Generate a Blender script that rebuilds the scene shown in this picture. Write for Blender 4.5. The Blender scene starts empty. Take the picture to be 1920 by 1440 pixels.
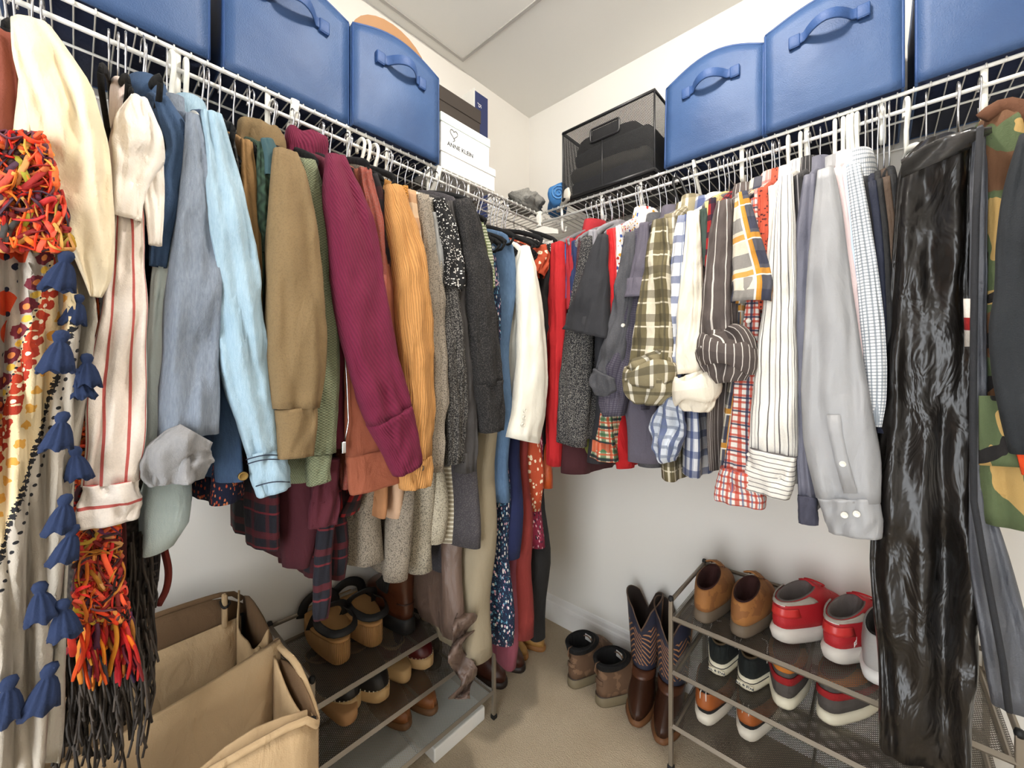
import bpy, math, random
from mathutils import Vector, Matrix, noise
R = random.Random(7)
PI = math.pi
scene = bpy.context.scene
COL = scene.collection

# ------------------------------------------------------------------ camera
F_PX, CX, HY = 749.0, 960.0, 690.0
YAW = math.radians(42.4)
CAM = Vector((1.282, -1.530, 1.193))
FW = Vector((-math.sin(YAW), math.cos(YAW), 0)); RT = Vector((math.cos(YAW), math.sin(YAW), 0))
cd = bpy.data.cameras.new('camera'); cam = bpy.data.objects.new('camera', cd); COL.objects.link(cam)
cam.location = CAM; cam.rotation_euler = (PI/2, 0, YAW)
cd.sensor_width = 36.0; cd.lens = F_PX/1920*36; cd.shift_y = (HY-720)/1920; cd.clip_start = .02
scene.camera = cam
# ------------------------------------------------------------------ world, exposure
w = bpy.data.worlds.new('world'); scene.world = w; w.use_nodes = True
w.node_tree.nodes['Background'].inputs[0].default_value = (.92, .96, 1.0, 1)
w.node_tree.nodes['Background'].inputs[1].default_value = 2.5
vs = scene.view_settings
vs.view_transform = 'Standard'; vs.look = 'None'; vs.gamma = 1; vs.use_curve_mapping = False
vs.exposure = 1.45
LAMP = Vector((1.02, -.90, 2.44)); LAMP_STRENGTH = 104.0

ROOM_X, ROOM_Y, CEIL = 2.15, -2.35, 2.44

# ------------------------------------------------------------------ helpers
def pix(side, px, py, u):
    """a point of the photograph at distance u from the left ('L') or back ('R') wall -> (along rod, height)"""
    d = FW + RT*((px-CX)/F_PX)
    k = (u-CAM.x)/d.x if side == 'L' else (-u-CAM.y)/d.y
    p = CAM + d*k
    return (p.y if side == 'L' else p.x), CAM.z + (HY-py)/F_PX*k
def W3(side, u, t, z):
    return Vector((u, t, z)) if side == 'L' else Vector((t, -u, z))
def at(side, px, py, u):
    t, z = pix(side, px, py, u); return W3(side, u, t, z)

def lin(c):
    o = []
    for v in c[:3]:
        v /= 255.0
        o.append(v/12.92 if v <= .04045 else ((v+.055)/1.055)**2.4)
    return (*o, 1)

class MB:
    def __init__(s): s.v=[]; s.f=[]; s.uv=[]; s.c=[]; s.col=None
    def vert(s, p, uv=(0,0)):
        s.v.append(tuple(p)); s.uv.append(uv); s.c.append(s.col or (1,1,1,1)); return len(s.v)-1
    def loft(s, rings, uvs=None, cap0=False, cap1=False, closed=True):
        n = len(rings[0]); base = len(s.v)
        m = n+1 if closed else n
        for i, r in enumerate(rings):
            for j in range(m):
                s.vert(r[j % n], uvs[i][j] if uvs else (j/n, i*.02))
        for i in range(len(rings)-1):
            for j in range(m-1):
                a = base+i*m+j; s.f.append((a, a+1, a+m+1, a+m))
        if cap0: s.f.append(tuple(base+j for j in range(n))[::-1])
        if cap1: s.f.append(tuple(base+(len(rings)-1)*m+j for j in range(n)))
    def tube(s, path, r, n=8, flat=None, up=None, cap=True):
        path = [Vector(p) for p in path]; rings=[]; uvs=[]; L=0
        T0 = (path[1]-path[0]).normalized()
        N = Vector(up) if up else (Vector((0,0,1)) if abs(T0.z) < .9 else Vector((1,0,0)))
        for i, p in enumerate(path):
            T = (path[min(i+1,len(path)-1)]-path[max(i-1,0)]).normalized()
            N = (N - T*N.dot(T))
            N = N.normalized() if N.length > 1e-5 else T.orthogonal().normalized()
            B = T.cross(N); rr = r[i] if isinstance(r,(list,tuple)) else r
            ra, rb = (rr*flat[0], rr*flat[1]) if flat else (rr, rr)
            if i: L += (p-path[i-1]).length
            rings.append([p+N*(ra*math.cos(2*PI*j/n))+B*(rb*math.sin(2*PI*j/n)) for j in range(n)])
            uvs.append([(j/n*2*PI*rr, L) for j in range(n+1)])
        s.loft(rings, uvs, cap, cap)
    def box(s, a, b, bev=0.0):
        x0,y0,z0=a; x1,y1,z1=b
        bev=min(bev,(x1-x0)/2.01,(y1-y0)/2.01,(z1-z0)/2.01)
        if bev<=0:
            q=[s.vert(p,(p[0]+p[1],p[2])) for p in [(x0,y0,z0),(x1,y0,z0),(x1,y1,z0),(x0,y1,z0),(x0,y0,z1),(x1,y0,z1),(x1,y1,z1),(x0,y1,z1)]]
            for f in [(3,2,1,0),(4,5,6,7),(0,1,5,4),(1,2,6,5),(2,3,7,6),(3,0,4,7)]: s.f.append(tuple(q[k] for k in f))
            return
        def ring(z,i):
            pts=[]
            for cx,cy,a0 in ((x1-bev,y1-bev,0),(x0+bev,y1-bev,90),(x0+bev,y0+bev,180),(x1-bev,y0+bev,270)):
                for k in range(3):
                    a=math.radians(a0+k*45); pts.append(Vector((cx+(bev-i)*math.cos(a),cy+(bev-i)*math.sin(a),z)))
            return pts
        k=.29*bev
        s.loft([ring(z0,bev*.98),ring(z0,bev),ring(z0+k,k),ring(z0+bev,0),ring(z1-bev,0),ring(z1-k,k),ring(z1,bev),ring(z1,bev*.98)],None,True,True)
    def sheet(s, P, th, uvs=None):
        """closed thin solid from a grid of points"""
        n, m = len(P), len(P[0])
        def nrm(i,j):
            a=P[min(i+1,n-1)][j]-P[max(i-1,0)][j]; b=P[i][min(j+1,m-1)]-P[i][max(j-1,0)]
            v=a.cross(b); return v.normalized() if v.length>1e-9 else Vector((0,0,1))
        N=[[nrm(i,j) for j in range(m)] for i in range(n)]
        if uvs is None:
            uvs=[]
            for i in range(n):
                row=[]; L=0
                for j in range(m):
                    if j: L+=(P[i][j]-P[i][j-1]).length
                    row.append((L, sum((P[k+1][j]-P[k][j]).length for k in range(i))))
                uvs.append(row)
        b=len(s.v)
        for sg in (1,-1):
            for i in range(n):
                for j in range(m): s.vert(P[i][j]+N[i][j]*(sg*th/2), uvs[i][j])
        q=n*m; I=lambda i,j: b+i*m+j
        for i in range(n-1):
            for j in range(m-1):
                s.f.append((I(i,j),I(i+1,j),I(i+1,j+1),I(i,j+1)))
                s.f.append((q+I(i,j),q+I(i,j+1),q+I(i+1,j+1),q+I(i+1,j)))
        for i in range(n-1):
            s.f.append((I(i,0),q+I(i,0),q+I(i+1,0),I(i+1,0))); s.f.append((I(i,m-1),I(i+1,m-1),q+I(i+1,m-1),q+I(i,m-1)))
        for j in range(m-1):
            s.f.append((I(0,j),I(0,j+1),q+I(0,j+1),q+I(0,j))); s.f.append((I(n-1,j),q+I(n-1,j),q+I(n-1,j+1),I(n-1,j+1)))
    def xf(s, M):
        s.v=[tuple(M@Vector(p)) for p in s.v]; return s
    def mesh(s, name, smooth=True):
        me=bpy.data.meshes.new(name); me.from_pydata(s.v,[],s.f)
        uvl=me.uv_layers.new(name='UVMap'); idx=[0]*len(me.loops); me.loops.foreach_get('vertex_index',idx)
        fl=[]
        for k in idx: fl+=s.uv[k]
        uvl.data.foreach_set('uv',fl)
        if s.col is not None:
            ca=me.color_attributes.new('tint','FLOAT_COLOR','POINT'); ca.data.foreach_set('color',[x for c in s.c for x in c])
        me.polygons.foreach_set('use_smooth',[smooth]*len(me.polygons)); me.update(); return me
    def build(s, name, mat, parent=None, smooth=True, kind=None, label=None):
        me=s.mesh(name,smooth); me.materials.append(mat)
        return link(name,me,parent,kind,label)
def link(name, me, parent=None, kind=None, label=None):
    o=bpy.data.objects.new(name,me); COL.objects.link(o)
    if parent is not None:
        o.parent=parent
        if parent.type=='EMPTY' and parent.get('_w'): o.matrix_parent_inverse=Matrix.Translation(-Vector(parent.location))
    if kind: o['kind']=kind
    if label: o['label']=label
    return o
def thing(name, label, cat, loc=(0,0,0), group=None):
    o=bpy.data.objects.new(name,None); COL.objects.link(o); o.location=loc; o.empty_display_size=.02
    o['label']=label; o['category']=cat; o['_w']=1
    if group: o['group']=group
    return o
def tag(o,label,cat,group=None):
    o['label']=label; o['category']=cat
    if group: o['group']=group
    return o
def struct(o): o['kind']='structure'; return o
def smoothpath(pts, n):
    """Catmull-Rom through tuples, n samples evenly spaced by chord length"""
    P=[Vector(p) for p in pts]
    if len(P)==2: return [P[0].lerp(P[1],i/(n-1)) for i in range(n)]
    d=[0]
    for a,b in zip(P,P[1:]): d.append(d[-1]+max(1e-6,(Vector(b[:2] if len(b)==3 and 0 else b)-Vector(a)).length))
    out=[]
    for i in range(n):
        x=d[-1]*i/(n-1); k=0
        while k<len(P)-2 and x>d[k+1]: k+=1
        f=(x-d[k])/(d[k+1]-d[k]); p1,p2=P[k],P[k+1]; p0=P[k-1] if k else p1*2-p2; p3=P[k+2] if k+2<len(P) else p2*2-p1
        out.append(.5*((2*p1)+(p2-p0)*f+(2*p0-5*p1+4*p2-p3)*f*f+(3*p1-p0-3*p2+p3)*f**3))
    return out

# ------------------------------------------------------------------ materials
class NT:
    def __init__(s,name):
        s.m=bpy.data.materials.new(name); s.m.use_nodes=True; s.t=s.m.node_tree; s.N=s.t.nodes; s.b=s.N['Principled BSDF']; s._uv=None
    def node(s,ty,**kw):
        n=s.N.new(ty)
        for k,v in kw.items(): setattr(n,k,v)
        return n
    def set(s,sock,v):
        if hasattr(v,'is_linked') or isinstance(v,bpy.types.NodeSocket): s.t.links.new(v,sock)
        else: sock.default_value=v
    def math(s,op,a,b=0,c=None):
        n=s.node('ShaderNodeMath',operation=op); s.set(n.inputs[0],a); s.set(n.inputs[1],b)
        if c is not None: s.set(n.inputs[2],c)
        return n.outputs[0]
    def mix(s,f,a,b,bt='MIX'):
        n=s.node('ShaderNodeMix',data_type='RGBA',blend_type=bt); s.set(n.inputs[0],f); s.set(n.inputs[6],a); s.set(n.inputs[7],b); return n.outputs[2]
    def uv(s):
        if s._uv is None:
            n=s.node('ShaderNodeUVMap'); n.uv_map='UVMap'; x=s.node('ShaderNodeSeparateXYZ'); s.t.links.new(n.outputs[0],x.inputs[0]); s._uv=(x.outputs[0],x.outputs[1],n.outputs[0])
        return s._uv
    def obj(s): return s.node('ShaderNodeTexCoord').outputs['Object']
    def noise(s,scale,detail=2,vec=None,dist=0,rough=.5):
        n=s.node('ShaderNodeTexNoise'); n.inputs['Scale'].default_value=scale; n.inputs['Detail'].default_value=detail; n.inputs['Distortion'].default_value=dist; n.inputs['Roughness'].default_value=rough
        s.t.links.new(vec if vec is not None else s.obj(),n.inputs['Vector']); return n.outputs[0]
    def ramp(s,f,stops,const=False):
        n=s.node('ShaderNodeValToRGB'); e=n.color_ramp.elements
        n.color_ramp.interpolation='CONSTANT' if const else 'LINEAR'
        e[0].position,e[0].color=stops[0][0],stops[0][1]; e[1].position,e[1].color=stops[-1][0],stops[-1][1]
        for p,c in stops[1:-1]: q=e.new(p); q.color=c
        s.t.links.new(f,n.inputs[0]); return n.outputs[0]
    def stripe(s,x,period,width,off=0.0,soft=0):
        f=s.math('FRACT',s.math('DIVIDE',s.math('ADD',x,off+100*period),period))
        return s.math('LESS_THAN',f,width/period)
    def bump(s,h,strength=.3,dist=.003,prev=None):
        n=s.node('ShaderNodeBump'); n.inputs['Strength'].default_value=strength; n.inputs['Distance'].default_value=dist; s.t.links.new(h,n.inputs['Height'])
        if prev is not None: s.t.links.new(prev,n.inputs['Normal'])
        return n.outputs[0]
    def done(s,col,rough=.85,metal=0,normal=None,**kw):
        s.set(s.b.inputs['Base Color'],col); s.set(s.b.inputs['Roughness'],rough); s.b.inputs['Metallic'].default_value=metal
        if normal is not None: s.t.links.new(normal,s.b.inputs['Normal'])
        for k,v in kw.items(): s.set(s.b.inputs[k],v)
        return s.m
MC={}
def cached(f):
    def g(name,*a,**k):
        if name not in MC: MC[name]=f(name,*a,**k)
        return MC[name]
    return g
def clothfin(n,col,rough,bump,weave,rib=None,wr=1.0):
    """wrinkle relief plus thread relief"""
    vec=n.node('ShaderNodeMapping'); n.t.links.new(n.obj(),vec.inputs[0]); vec.inputs['Scale'].default_value=(1,1,.45)
    h=n.bump(n.noise(22,3,vec.outputs[0],.6),.6*wr,.014)
    if rib is not None: h=n.bump(rib,.55,.002,h)
    h=n.bump(n.noise(weave,2),bump,.0015,h)
    g=n.node('ShaderNodeGamma'); n.set(g.inputs[0],col); g.inputs[1].default_value=1.22
    return n.done(g.outputs[0],rough,0,h)
@cached
def fab(name,rgb,rough=.9,var=.12,bump=.4,weave=500,wr=1.0,heather=0):
    n=NT(name); c=lin(rgb)
    dark=tuple(x*(1-var) for x in c[:3])+(1,); lite=tuple(min(1,x*(1+var)+.003) for x in c[:3])+(1,)
    col=n.mix(n.noise(9,3),dark,lite)
    if heather: col=n.mix(n.math('MULTIPLY',n.math('GREATER_THAN',n.noise(420,1),.56),heather),col,lin((30,28,26)) if sum(rgb)>330 else lin((150,145,140)))
    return clothfin(n,col,rough,bump,weave,None,wr)
@cached
def denim(name,rgb,light,amount=.5):
    n=NT(name); u,v,uv=n.uv(); mp=n.node('ShaderNodeMapping'); n.t.links.new(n.obj(),mp.inputs[0]); mp.inputs['Scale'].default_value=(1,1,.16)
    f=n.noise(420,2,mp.outputs[0]); g=n.noise(6,3)
    col=n.mix(n.math('MULTIPLY',n.math('ADD',n.math('MULTIPLY',f,.7),n.math('MULTIPLY',g,.7)),amount),lin(rgb),lin(light))
    return clothfin(n,col,.9,.5,600)
@cached
def knit(name,rgb,pu=.006,pv=.006,mode='waffle',var=.2,heather=0):
    n=NT(name); u,v,uv=n.uv(); c=lin(rgb)
    su=n.math('SINE',n.math('MULTIPLY',u,2*PI/pu)); sv=n.math('SINE',n.math('MULTIPLY',v,2*PI/pv))
    if mode=='waffle': h=n.math('MULTIPLY',su,sv)
    elif mode=='rib': h=su
    elif mode=='cable': h=n.math('SINE',n.math('ADD',n.math('MULTIPLY',u,2*PI/pu),n.math('MULTIPLY',n.math('SINE',n.math('MULTIPLY',v,2*PI/pv)),2.2)))
    elif mode=='ridge':
        d=n.math('ADD',n.math('MULTIPLY',u,2*PI/pu),n.math('MULTIPLY',v,2*PI/pv)); h=n.math('SINE',n.math('ADD',d,n.math('MULTIPLY',n.noise(10,1),9)))
    h=n.math('MULTIPLY_ADD',h,.5,.5)
    col=n.mix(h,tuple(x*(1-2*var) for x in c[:3])+(1,),tuple(min(1,x*(1+var)) for x in c[:3])+(1,))
    if heather: col=n.mix(n.math('MULTIPLY',n.math('GREATER_THAN',n.noise(400,1),.55),heather),col,lin((225,220,210)) if sum(rgb)<300 else lin((40,38,36)))
    return clothfin(n,col,.95,.5,500,h)
@cached
def plaid(name,base,bands,rough=.88,var=.05):
    """bands: (axis 0/1, period, width, offset, rgb, opacity)"""
    n=NT(name); u,v,uv=n.uv(); col=lin(base)
    for ax,per,wd,off,rgb,op in bands:
        col=n.mix(n.math('MULTIPLY',n.stripe((u,v)[ax],per,wd,off),op),col,lin(rgb))
    col=n.mix(n.math('MULTIPLY',n.noise(350,1),.15),col,lin((60,58,55)))
    return clothfin(n,col,rough,.35,600)
@cached
def floral(name,base,cols,scale,size=.3,leaf=None):
    n=NT(name)
    vo=n.node('ShaderNodeTexVoronoi'); vo.inputs['Scale'].default_value=scale; n.t.links.new(n.uv()[2],vo.inputs['Vector'])
    col=lin(base)
    if leaf:
        v2=n.node('ShaderNodeTexVoronoi'); v2.inputs['Scale'].default_value=scale*1.7; n.t.links.new(n.uv()[2],v2.inputs['Vector'])
        col=n.mix(n.math('LESS_THAN',v2.outputs['Distance'],size*.8),col,lin(leaf))
    sp=n.node('ShaderNodeSeparateColor'); n.t.links.new(vo.outputs['Color'],sp.inputs[0])
    k=len(cols); pet=n.ramp(sp.outputs[0],[(i/k,lin(c)) for i,c in enumerate(cols)]+[(1,lin(cols[-1]))],True)
    edge=n.math('ADD',size,n.math('MULTIPLY',n.math('SUBTRACT',n.noise(scale*4,1,n.uv()[2]),.5),size*.9))
    col=n.mix(n.math('LESS_THAN',vo.outputs['Distance'],edge),col,pet)
    col=n.mix(n.math('LESS_THAN',vo.outputs['Distance'],size*.22),col,lin((225,190,70) if len(cols)>1 else base))
    return clothfin(n,col,.88,.3,600)
@cached
def camo(name):
    n=NT(name); o=n.node('ShaderNodeMapping'); n.t.links.new(n.obj(),o.inputs[0]); o.inputs['Scale'].default_value=(1.2,1,1.0)
    def layer(loc,th):
        m=n.node('ShaderNodeMapping'); n.t.links.new(o.outputs[0],m.inputs[0]); m.inputs['Location'].default_value=loc
        return n.math('GREATER_THAN',n.noise(15,1.2,m.outputs[0],.7),th)
    col=lin((186,158,104)); col=n.mix(layer((3,1,2),.47),col,lin((98,110,78))); col=n.mix(layer((7,5,1),.52),col,lin((118,86,60))); col=n.mix(layer((1,9,4),.60),col,lin((38,34,33)))
    return clothfin(n,col,.9,.4,600)
@cached
def plain(name,rgb,rough=.5,metal=0,bump=0,scale=60,var=.06,**kw):
    n=NT(name); c=lin(rgb)
    col=n.mix(n.noise(14,3),tuple(x*(1-var) for x in c[:3])+(1,),tuple(min(1,x*(1+var)) for x in c[:3])+(1,))
    return n.done(col,rough,metal,n.bump(n.noise(scale,3),bump,.002) if bump else None,**kw)
@cached
def leather(name,rgb,rough=.45,worn=None,scale=160):
    n=NT(name); c=lin(rgb); col=n.mix(n.noise(18,4),tuple(x*.6 for x in c[:3])+(1,),c)
    if worn: col=n.mix(n.math('MULTIPLY',n.math('GREATER_THAN',n.noise(26,4),.55),.6),col,lin(worn))
    return n.done(col,rough,0,n.bump(n.noise(scale,2),.25,.0015))
@cached
def meshmat(name,rgb,period,wire,metal=.6,rough=.45):
    """perforated metal: diamond openings cut out"""
    n=NT(name); u,v,uv=n.uv(); a=n.math('ADD',u,v); b=n.math('SUBTRACT',u,v)
    k=n.math('MAXIMUM',n.stripe(a,period,wire),n.stripe(b,period,wire))
    n.done(lin(rgb),rough,metal); n.set(n.b.inputs['Alpha'],k); return n.m
@cached
def tinted(name,rough=.8):
    n=NT(name); a=n.node('ShaderNodeAttribute'); a.attribute_name='tint'
    g=n.node('ShaderNodeGamma'); n.t.links.new(a.outputs['Color'],g.inputs[0]); g.inputs[1].default_value=1.2
    return n.done(g.outputs[0],rough,0,n.bump(n.noise(300,2),.3,.002))

# ------------------------------------------------------------------ room shell
def paint(name,rgb,sc=220):
    n=NT(name); c=lin(rgb); col=n.mix(n.noise(3,2),tuple(x*.97 for x in c[:3])+(1,),c)
    return n.done(col,.75,0,n.bump(n.noise(sc,2),.06,.002))
WALLM=paint('wall paint',(236,232,224)); CEILM=paint('ceiling paint',(232,229,222)); TRIMM=plain('white trim paint',(240,238,234),.4)
n=NT('beige carpet'); c1=n.mix(n.noise(130,3),lin((150,132,108)),lin((214,198,172))); c1=n.mix(n.noise(9,3),c1,lin((196,178,150)),'MULTIPLY'); c1=n.mix(.55,c1,lin((205,190,165)))
CARPET=n.done(c1,.98,0,n.bump(n.noise(260,3),.9,.006))
def slab(name,a,b,m):
    mb=MB(); mb.box(a,b); return struct(mb.build(name,m,smooth=False))
slab('floor',(-.1,ROOM_Y-.1,-.08),(ROOM_X+.1,.1,0),CARPET)
slab('ceiling',(-.1,ROOM_Y-.1,CEIL),(ROOM_X+.1,.1,CEIL+.08),CEILM)
slab('wall_left',(-.1,ROOM_Y-.1,0),(0,.1,CEIL),WALLM)
slab('wall_back',(0,0,0),(ROOM_X+.1,.1,CEIL),WALLM)
slab('wall_right',(ROOM_X,ROOM_Y-.1,0),(ROOM_X+.1,0,CEIL),WALLM)
mb=MB(); mb.box((0,ROOM_Y-.1,0),(.75,ROOM_Y,CEIL)); mb.box((1.6,ROOM_Y-.1,0),(ROOM_X,ROOM_Y,CEIL)); mb.box((.75,ROOM_Y-.1,2.05),(1.6,ROOM_Y,CEIL))
struct(mb.build('wall_front',WALLM,smooth=False))
def baseboard(name,side,a,b):
    prof=[(0,0),(.014,0),(.014,.075),(.012,.084),(.008,.09),(.007,.105),(.004,.115),(0,.118)]
    mb=MB(); mb.loft([[W3(side,u,t,z) for u,z in prof] for t in (a,b)],None,True,True)
    struct(mb.build(name,TRIMM,smooth=False))
baseboard('baseboard_left','L',ROOM_Y,-.014); baseboard('baseboard_back','R',0,ROOM_X)
# attic hatch set into the ceiling
mb=MB(); mb.box((.056,-1.06,CEIL-.004),(.64,-.481,CEIL+.01)); hatch=struct(mb.build('ceiling_hatch_panel',CEILM,smooth=False))
mb=MB()
for a,b in (((.044,-1.072,CEIL-.008),(.056,-.469,CEIL+.01)),((.64,-1.072,CEIL-.008),(.652,-.469,CEIL+.01)),((.056,-1.072,CEIL-.008),(.64,-1.06,CEIL+.01)),((.056,-.481,CEIL-.008),(.64,-.469,CEIL+.01))): mb.box(a,b)
struct(mb.build('trim_1',plain('hatch trim paint',(176,172,166),.5),smooth=False))
# ceiling lamp (just above the frame): the closet's light
lampr=thing('ceiling_lamp','round white flush ceiling lamp with frosted glass dome','lamp',LAMP)
mb=MB(); rr=.15
mb.loft([[LAMP+Vector((r*math.cos(2*PI*j/32),r*math.sin(2*PI*j/32),z)) for j in range(32)] for r,z in ((.11,0),(.115,-.012),(.105,-.022),(.08,-.022))],None,True,True); mb.build('base',TRIMM,lampr)
n=NT('lit frosted glass'); n.done((1,.95,.88,1),.4); n.b.inputs['Emission Color'].default_value=(1,.937,.86,1); n.b.inputs['Emission Strength'].default_value=LAMP_STRENGTH
mb=MB(); mb.loft([[LAMP+Vector((.076*math.cos(a)*math.cos(2*PI*j/32),.076*math.cos(a)*math.sin(2*PI*j/32),-.022-.055*math.sin(a))) for j in range(32)] for a in [k*PI/2/8*.99 for k in range(9)]],None,False,True); mb.build('glass_dome',n.m,lampr)

# ------------------------------------------------------------------ wire shelves
SZ=1.794; RODU=.305; RODZ=1.755
WIRE=plain('white coated wire',(238,236,230),.35); PLAST=plain('white plastic',(240,238,228),.4)
CHROME=plain('chrome wire',(205,205,208),.22,1.0)
def wire_shelf(side,label,a,b,front_end,clips,braces):
    root=thing('wire_shelf',label,'shelf',W3(side,.15,(a+b)/2,SZ))
    def rail(nm,u,z,t0,t1,r): m=MB(); m.tube([W3(side,u,t0,z),W3(side,u,t1,z)],r,10); return m.build(nm,WIRE,root)
    lo,hi=min(a,b),max(a,b); f0,f1=(lo,front_end) if side=='L' else (front_end,hi)
    rail('front_rail',RODU,SZ,f0,f1,.0042); rail('hanging_rail',RODU+.004,RODZ,f0,f1,.0042)
    rail('middle_rail',.18,SZ-.004,lo,hi,.0026); rail('back_rail',.012,SZ-.003,lo,hi,.0028)
    m=MB(); t=lo+.01
    while t<hi:
        end=RODU+.005 if (f0<=t<=f1) else RODU-.004
        m.tube([W3(side,.006,t,SZ+.002),W3(side,end-.01,t,SZ+.0045),W3(side,end,t,SZ+.004),W3(side,end+.002,t,SZ-.006)],.0014,5); t+=.0254
    m.build('deck_wires',WIRE,root,kind='stuff')
    for px in clips:
        t,_=pix(side,px,300,RODU)
        m=MB(); P=[(RODU-.004,SZ+.006),(RODU+.006,SZ+.004),(RODU+.009,SZ-.02),(RODU+.009,SZ-.06),(RODU+.006,SZ-.082),(RODU-.004,SZ-.09),(RODU-.014,SZ-.083),(RODU-.017,SZ-.066)]
        m.tube([W3(side,u-.014,t,z) if z<SZ-.01 else W3(side,u-.008,t,z) for u,z in P],.0056,8,flat=(.5,1.0),up=W3(side,1,0,0)); m.build('support_hook',PLAST,root)
    for px in braces:
        t,_=pix(side,px,300,RODU)
        m=MB(); m.tube([W3(side,RODU+.006,t,SZ+.006),W3(side,RODU-.004,t,SZ-.03),W3(side,.15,t,SZ-.17),W3(side,.008,t,SZ-.30)],.009,8,flat=(.5,1)); m.build('wall_brace',PLAST,root)
    return root
wsL=wire_shelf('L','white wire shelf on the left wall carrying blue bins and shoe boxes',-2.1,-.006,-.308,[333,503,655,727,805,880],[552,822])
wsR=wire_shelf('R','white wire shelf on the back wall carrying the black mesh crate',.315,2.0,.315,[1052,1127,1200,1390,1512,1655,1846],[1302])
m=MB(); m.box((.300,-.316,SZ-.052),(.322,-.300,SZ+.008),.003); m.build('corner_bracket',PLAST,wsL,smooth=False)
m=MB(); P=[[at('R',px,py,.34) for px in (1003,1020,1046)] for py in (430,438)]; P[0][1].z+=.012
m.sheet([[Vector(p) for p in r] for r in P],.006); tag(m.build('plastic_clip',PLAST,smooth=False),'small white plastic clip in the corner below both wire shelves','clip')

# ------------------------------------------------------------------ blue fabric bins
n=NT('blue bin fabric'); u,v,uv=n.uv()
n.bm=n.mix(n.noise(7,3),lin((38,64,106)),lin((56,88,132)))
BINM=n.done(n.bm,.55,0,n.bump(n.noise(420,2),.35,.002,n.bump(n.noise(10,2),.25,.02)))
BINE=plain('blue bin binding',(40,72,122),.6,0,.3,300); BIND=fab('dark bin lining',(30,44,76))
def bin_(side,label,t0,t1,u0=.03,u1=.318,h=.272,sag=.03,handle=True,seed=1,lean=0):
    root=thing('storage_bin',label,'bin',W3(side,(u0+u1)/2,(t0+t1)/2,SZ+.006),'blue fabric storage bins')
    z0=SZ+.007; z1=z0+h; rr=random.Random(seed)
    def face(f):
        P=[[f(i/12,j/12) for j in range(13)] for i in range(13)]; return P
    wob=lambda a,b: .010*math.sin(PI*a)*math.sin(PI*b)+.004*math.sin(5*a+seed)*math.sin(4*b)*math.sin(PI*a)*math.sin(PI*b)
    top=lambda a: z1+sag*(math.sin(PI*a)-.6)
    def body(a,b,u,out):    # a along t, b up
        z=z0+(top(a)-z0)*b; return W3(side,u+out*wob(a,b)-(lean*b if out>0 else 0),t0+(t1-t0)*a,z)
    m=MB(); m.sheet(face(lambda b,a: body(a,b,u1,1)),.005); m.build('front_panel',BINM,root)
    m=MB(); m.sheet(face(lambda b,a: body(a,b,u0,-.3)),.005); m.build('back_panel',BINM,root)
    for tt,sg in ((t0,-1),(t1,1)):
        aa=0 if sg<0 else 1
        m=MB(); m.sheet(face(lambda b,a: W3(side,u0+(u1-u0)*a-lean*b*a,tt-sg*.6*wob(a,b),z0+(top(aa)-.012*math.sin(PI*a)-z0)*b)),.005); m.build('side_panel',BINM,root)
    m=MB(); m.sheet([[W3(side,u0+(u1-u0)*i,t0+(t1-t0)*j,z0+.004) for j in (0,1)] for i in (0,1)],.006); m.build('base_panel',BIND,root)
    m=MB(); m.tube([body(k/14,1,u1,1) for k in range(15)],.004,6); 
    for a in (0,1): m.tube([body(a,k/8,u1,1) for k in range(9)],.0032,6)
    m.build('edge_binding',BINE,root)
    if handle:
        c=(t0+t1)/2; hz=z1-.074
        tilt=.0
        m=MB(); pts=[]
        for k in range(17):
            f=k/16; a=(f-.5)*2; pts.append(W3(side,u1+.0155+.034*max(0,1-abs(a/.62)**2.2)-lean*.75,c+a*.072,hz-.004*abs(a)+.004*math.sin(PI*f)))
        m.tube(pts,.0125,8,flat=(1,.14),up=(0,0,1)); hd=m.build('handle',BINE,root)
        for s_ in (-1,1):
            m=MB(); p=pts[1 if s_<0 else 15]; 
            q=MB(); lo=W3(side,u1+.004-lean*.75,c+s_*.064-.012,hz-.017); hi=W3(side,u1+.0195-lean*.75,c+s_*.064+.012,hz+.013)
            q.box([min(lo[k],hi[k]) for k in range(3)],[max(lo[k],hi[k]) for k in range(3)],.003); q.build('handle_patch',BINE,hd)
    return root
bin_('L','blue fabric bin nearest the top left corner of the photo',-1.612,-1.352,seed=3,u1=.31)
bin_('L','blue fabric bin on the left shelf, second bin from the white shoe boxes',-1.326,-1.068,seed=4,u1=.305)
bin_('L','blue fabric bin with a strap handle beside the white shoe boxes',-1.062,-.80,seed=5,sag=.035)
bin_('R','blue fabric bin with a strap handle beside the black mesh crate',.806,1.062,seed=6,sag=.045,lean=.012)
bin_('R','blue fabric bin standing in the middle of the three on the back shelf',1.068,1.324,seed=7)
bin_('R','blue fabric bin above the camouflage jacket on the back shelf',1.345,1.61,seed=8)
# brown rounded lid standing behind the last left bin
m=MB(); P=[]
for k in range(15):
    a=PI*k/14; P.append((.13*math.cos(a),.085*math.sin(a)))
m.loft([[W3('L',uu,-.930+x*.93,2.055+z*1.15) for x,z in P]+[W3('L',uu,-.930+x,1.83) for x in (-.121,.121)] for uu in (.278,.284)],None,True,True)
tag(m.build('wooden_board',plain('brown board',(150,108,66),.6,0,.2,80),smooth=False),'brown rounded board standing inside the left blue bin with handle','board')

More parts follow.
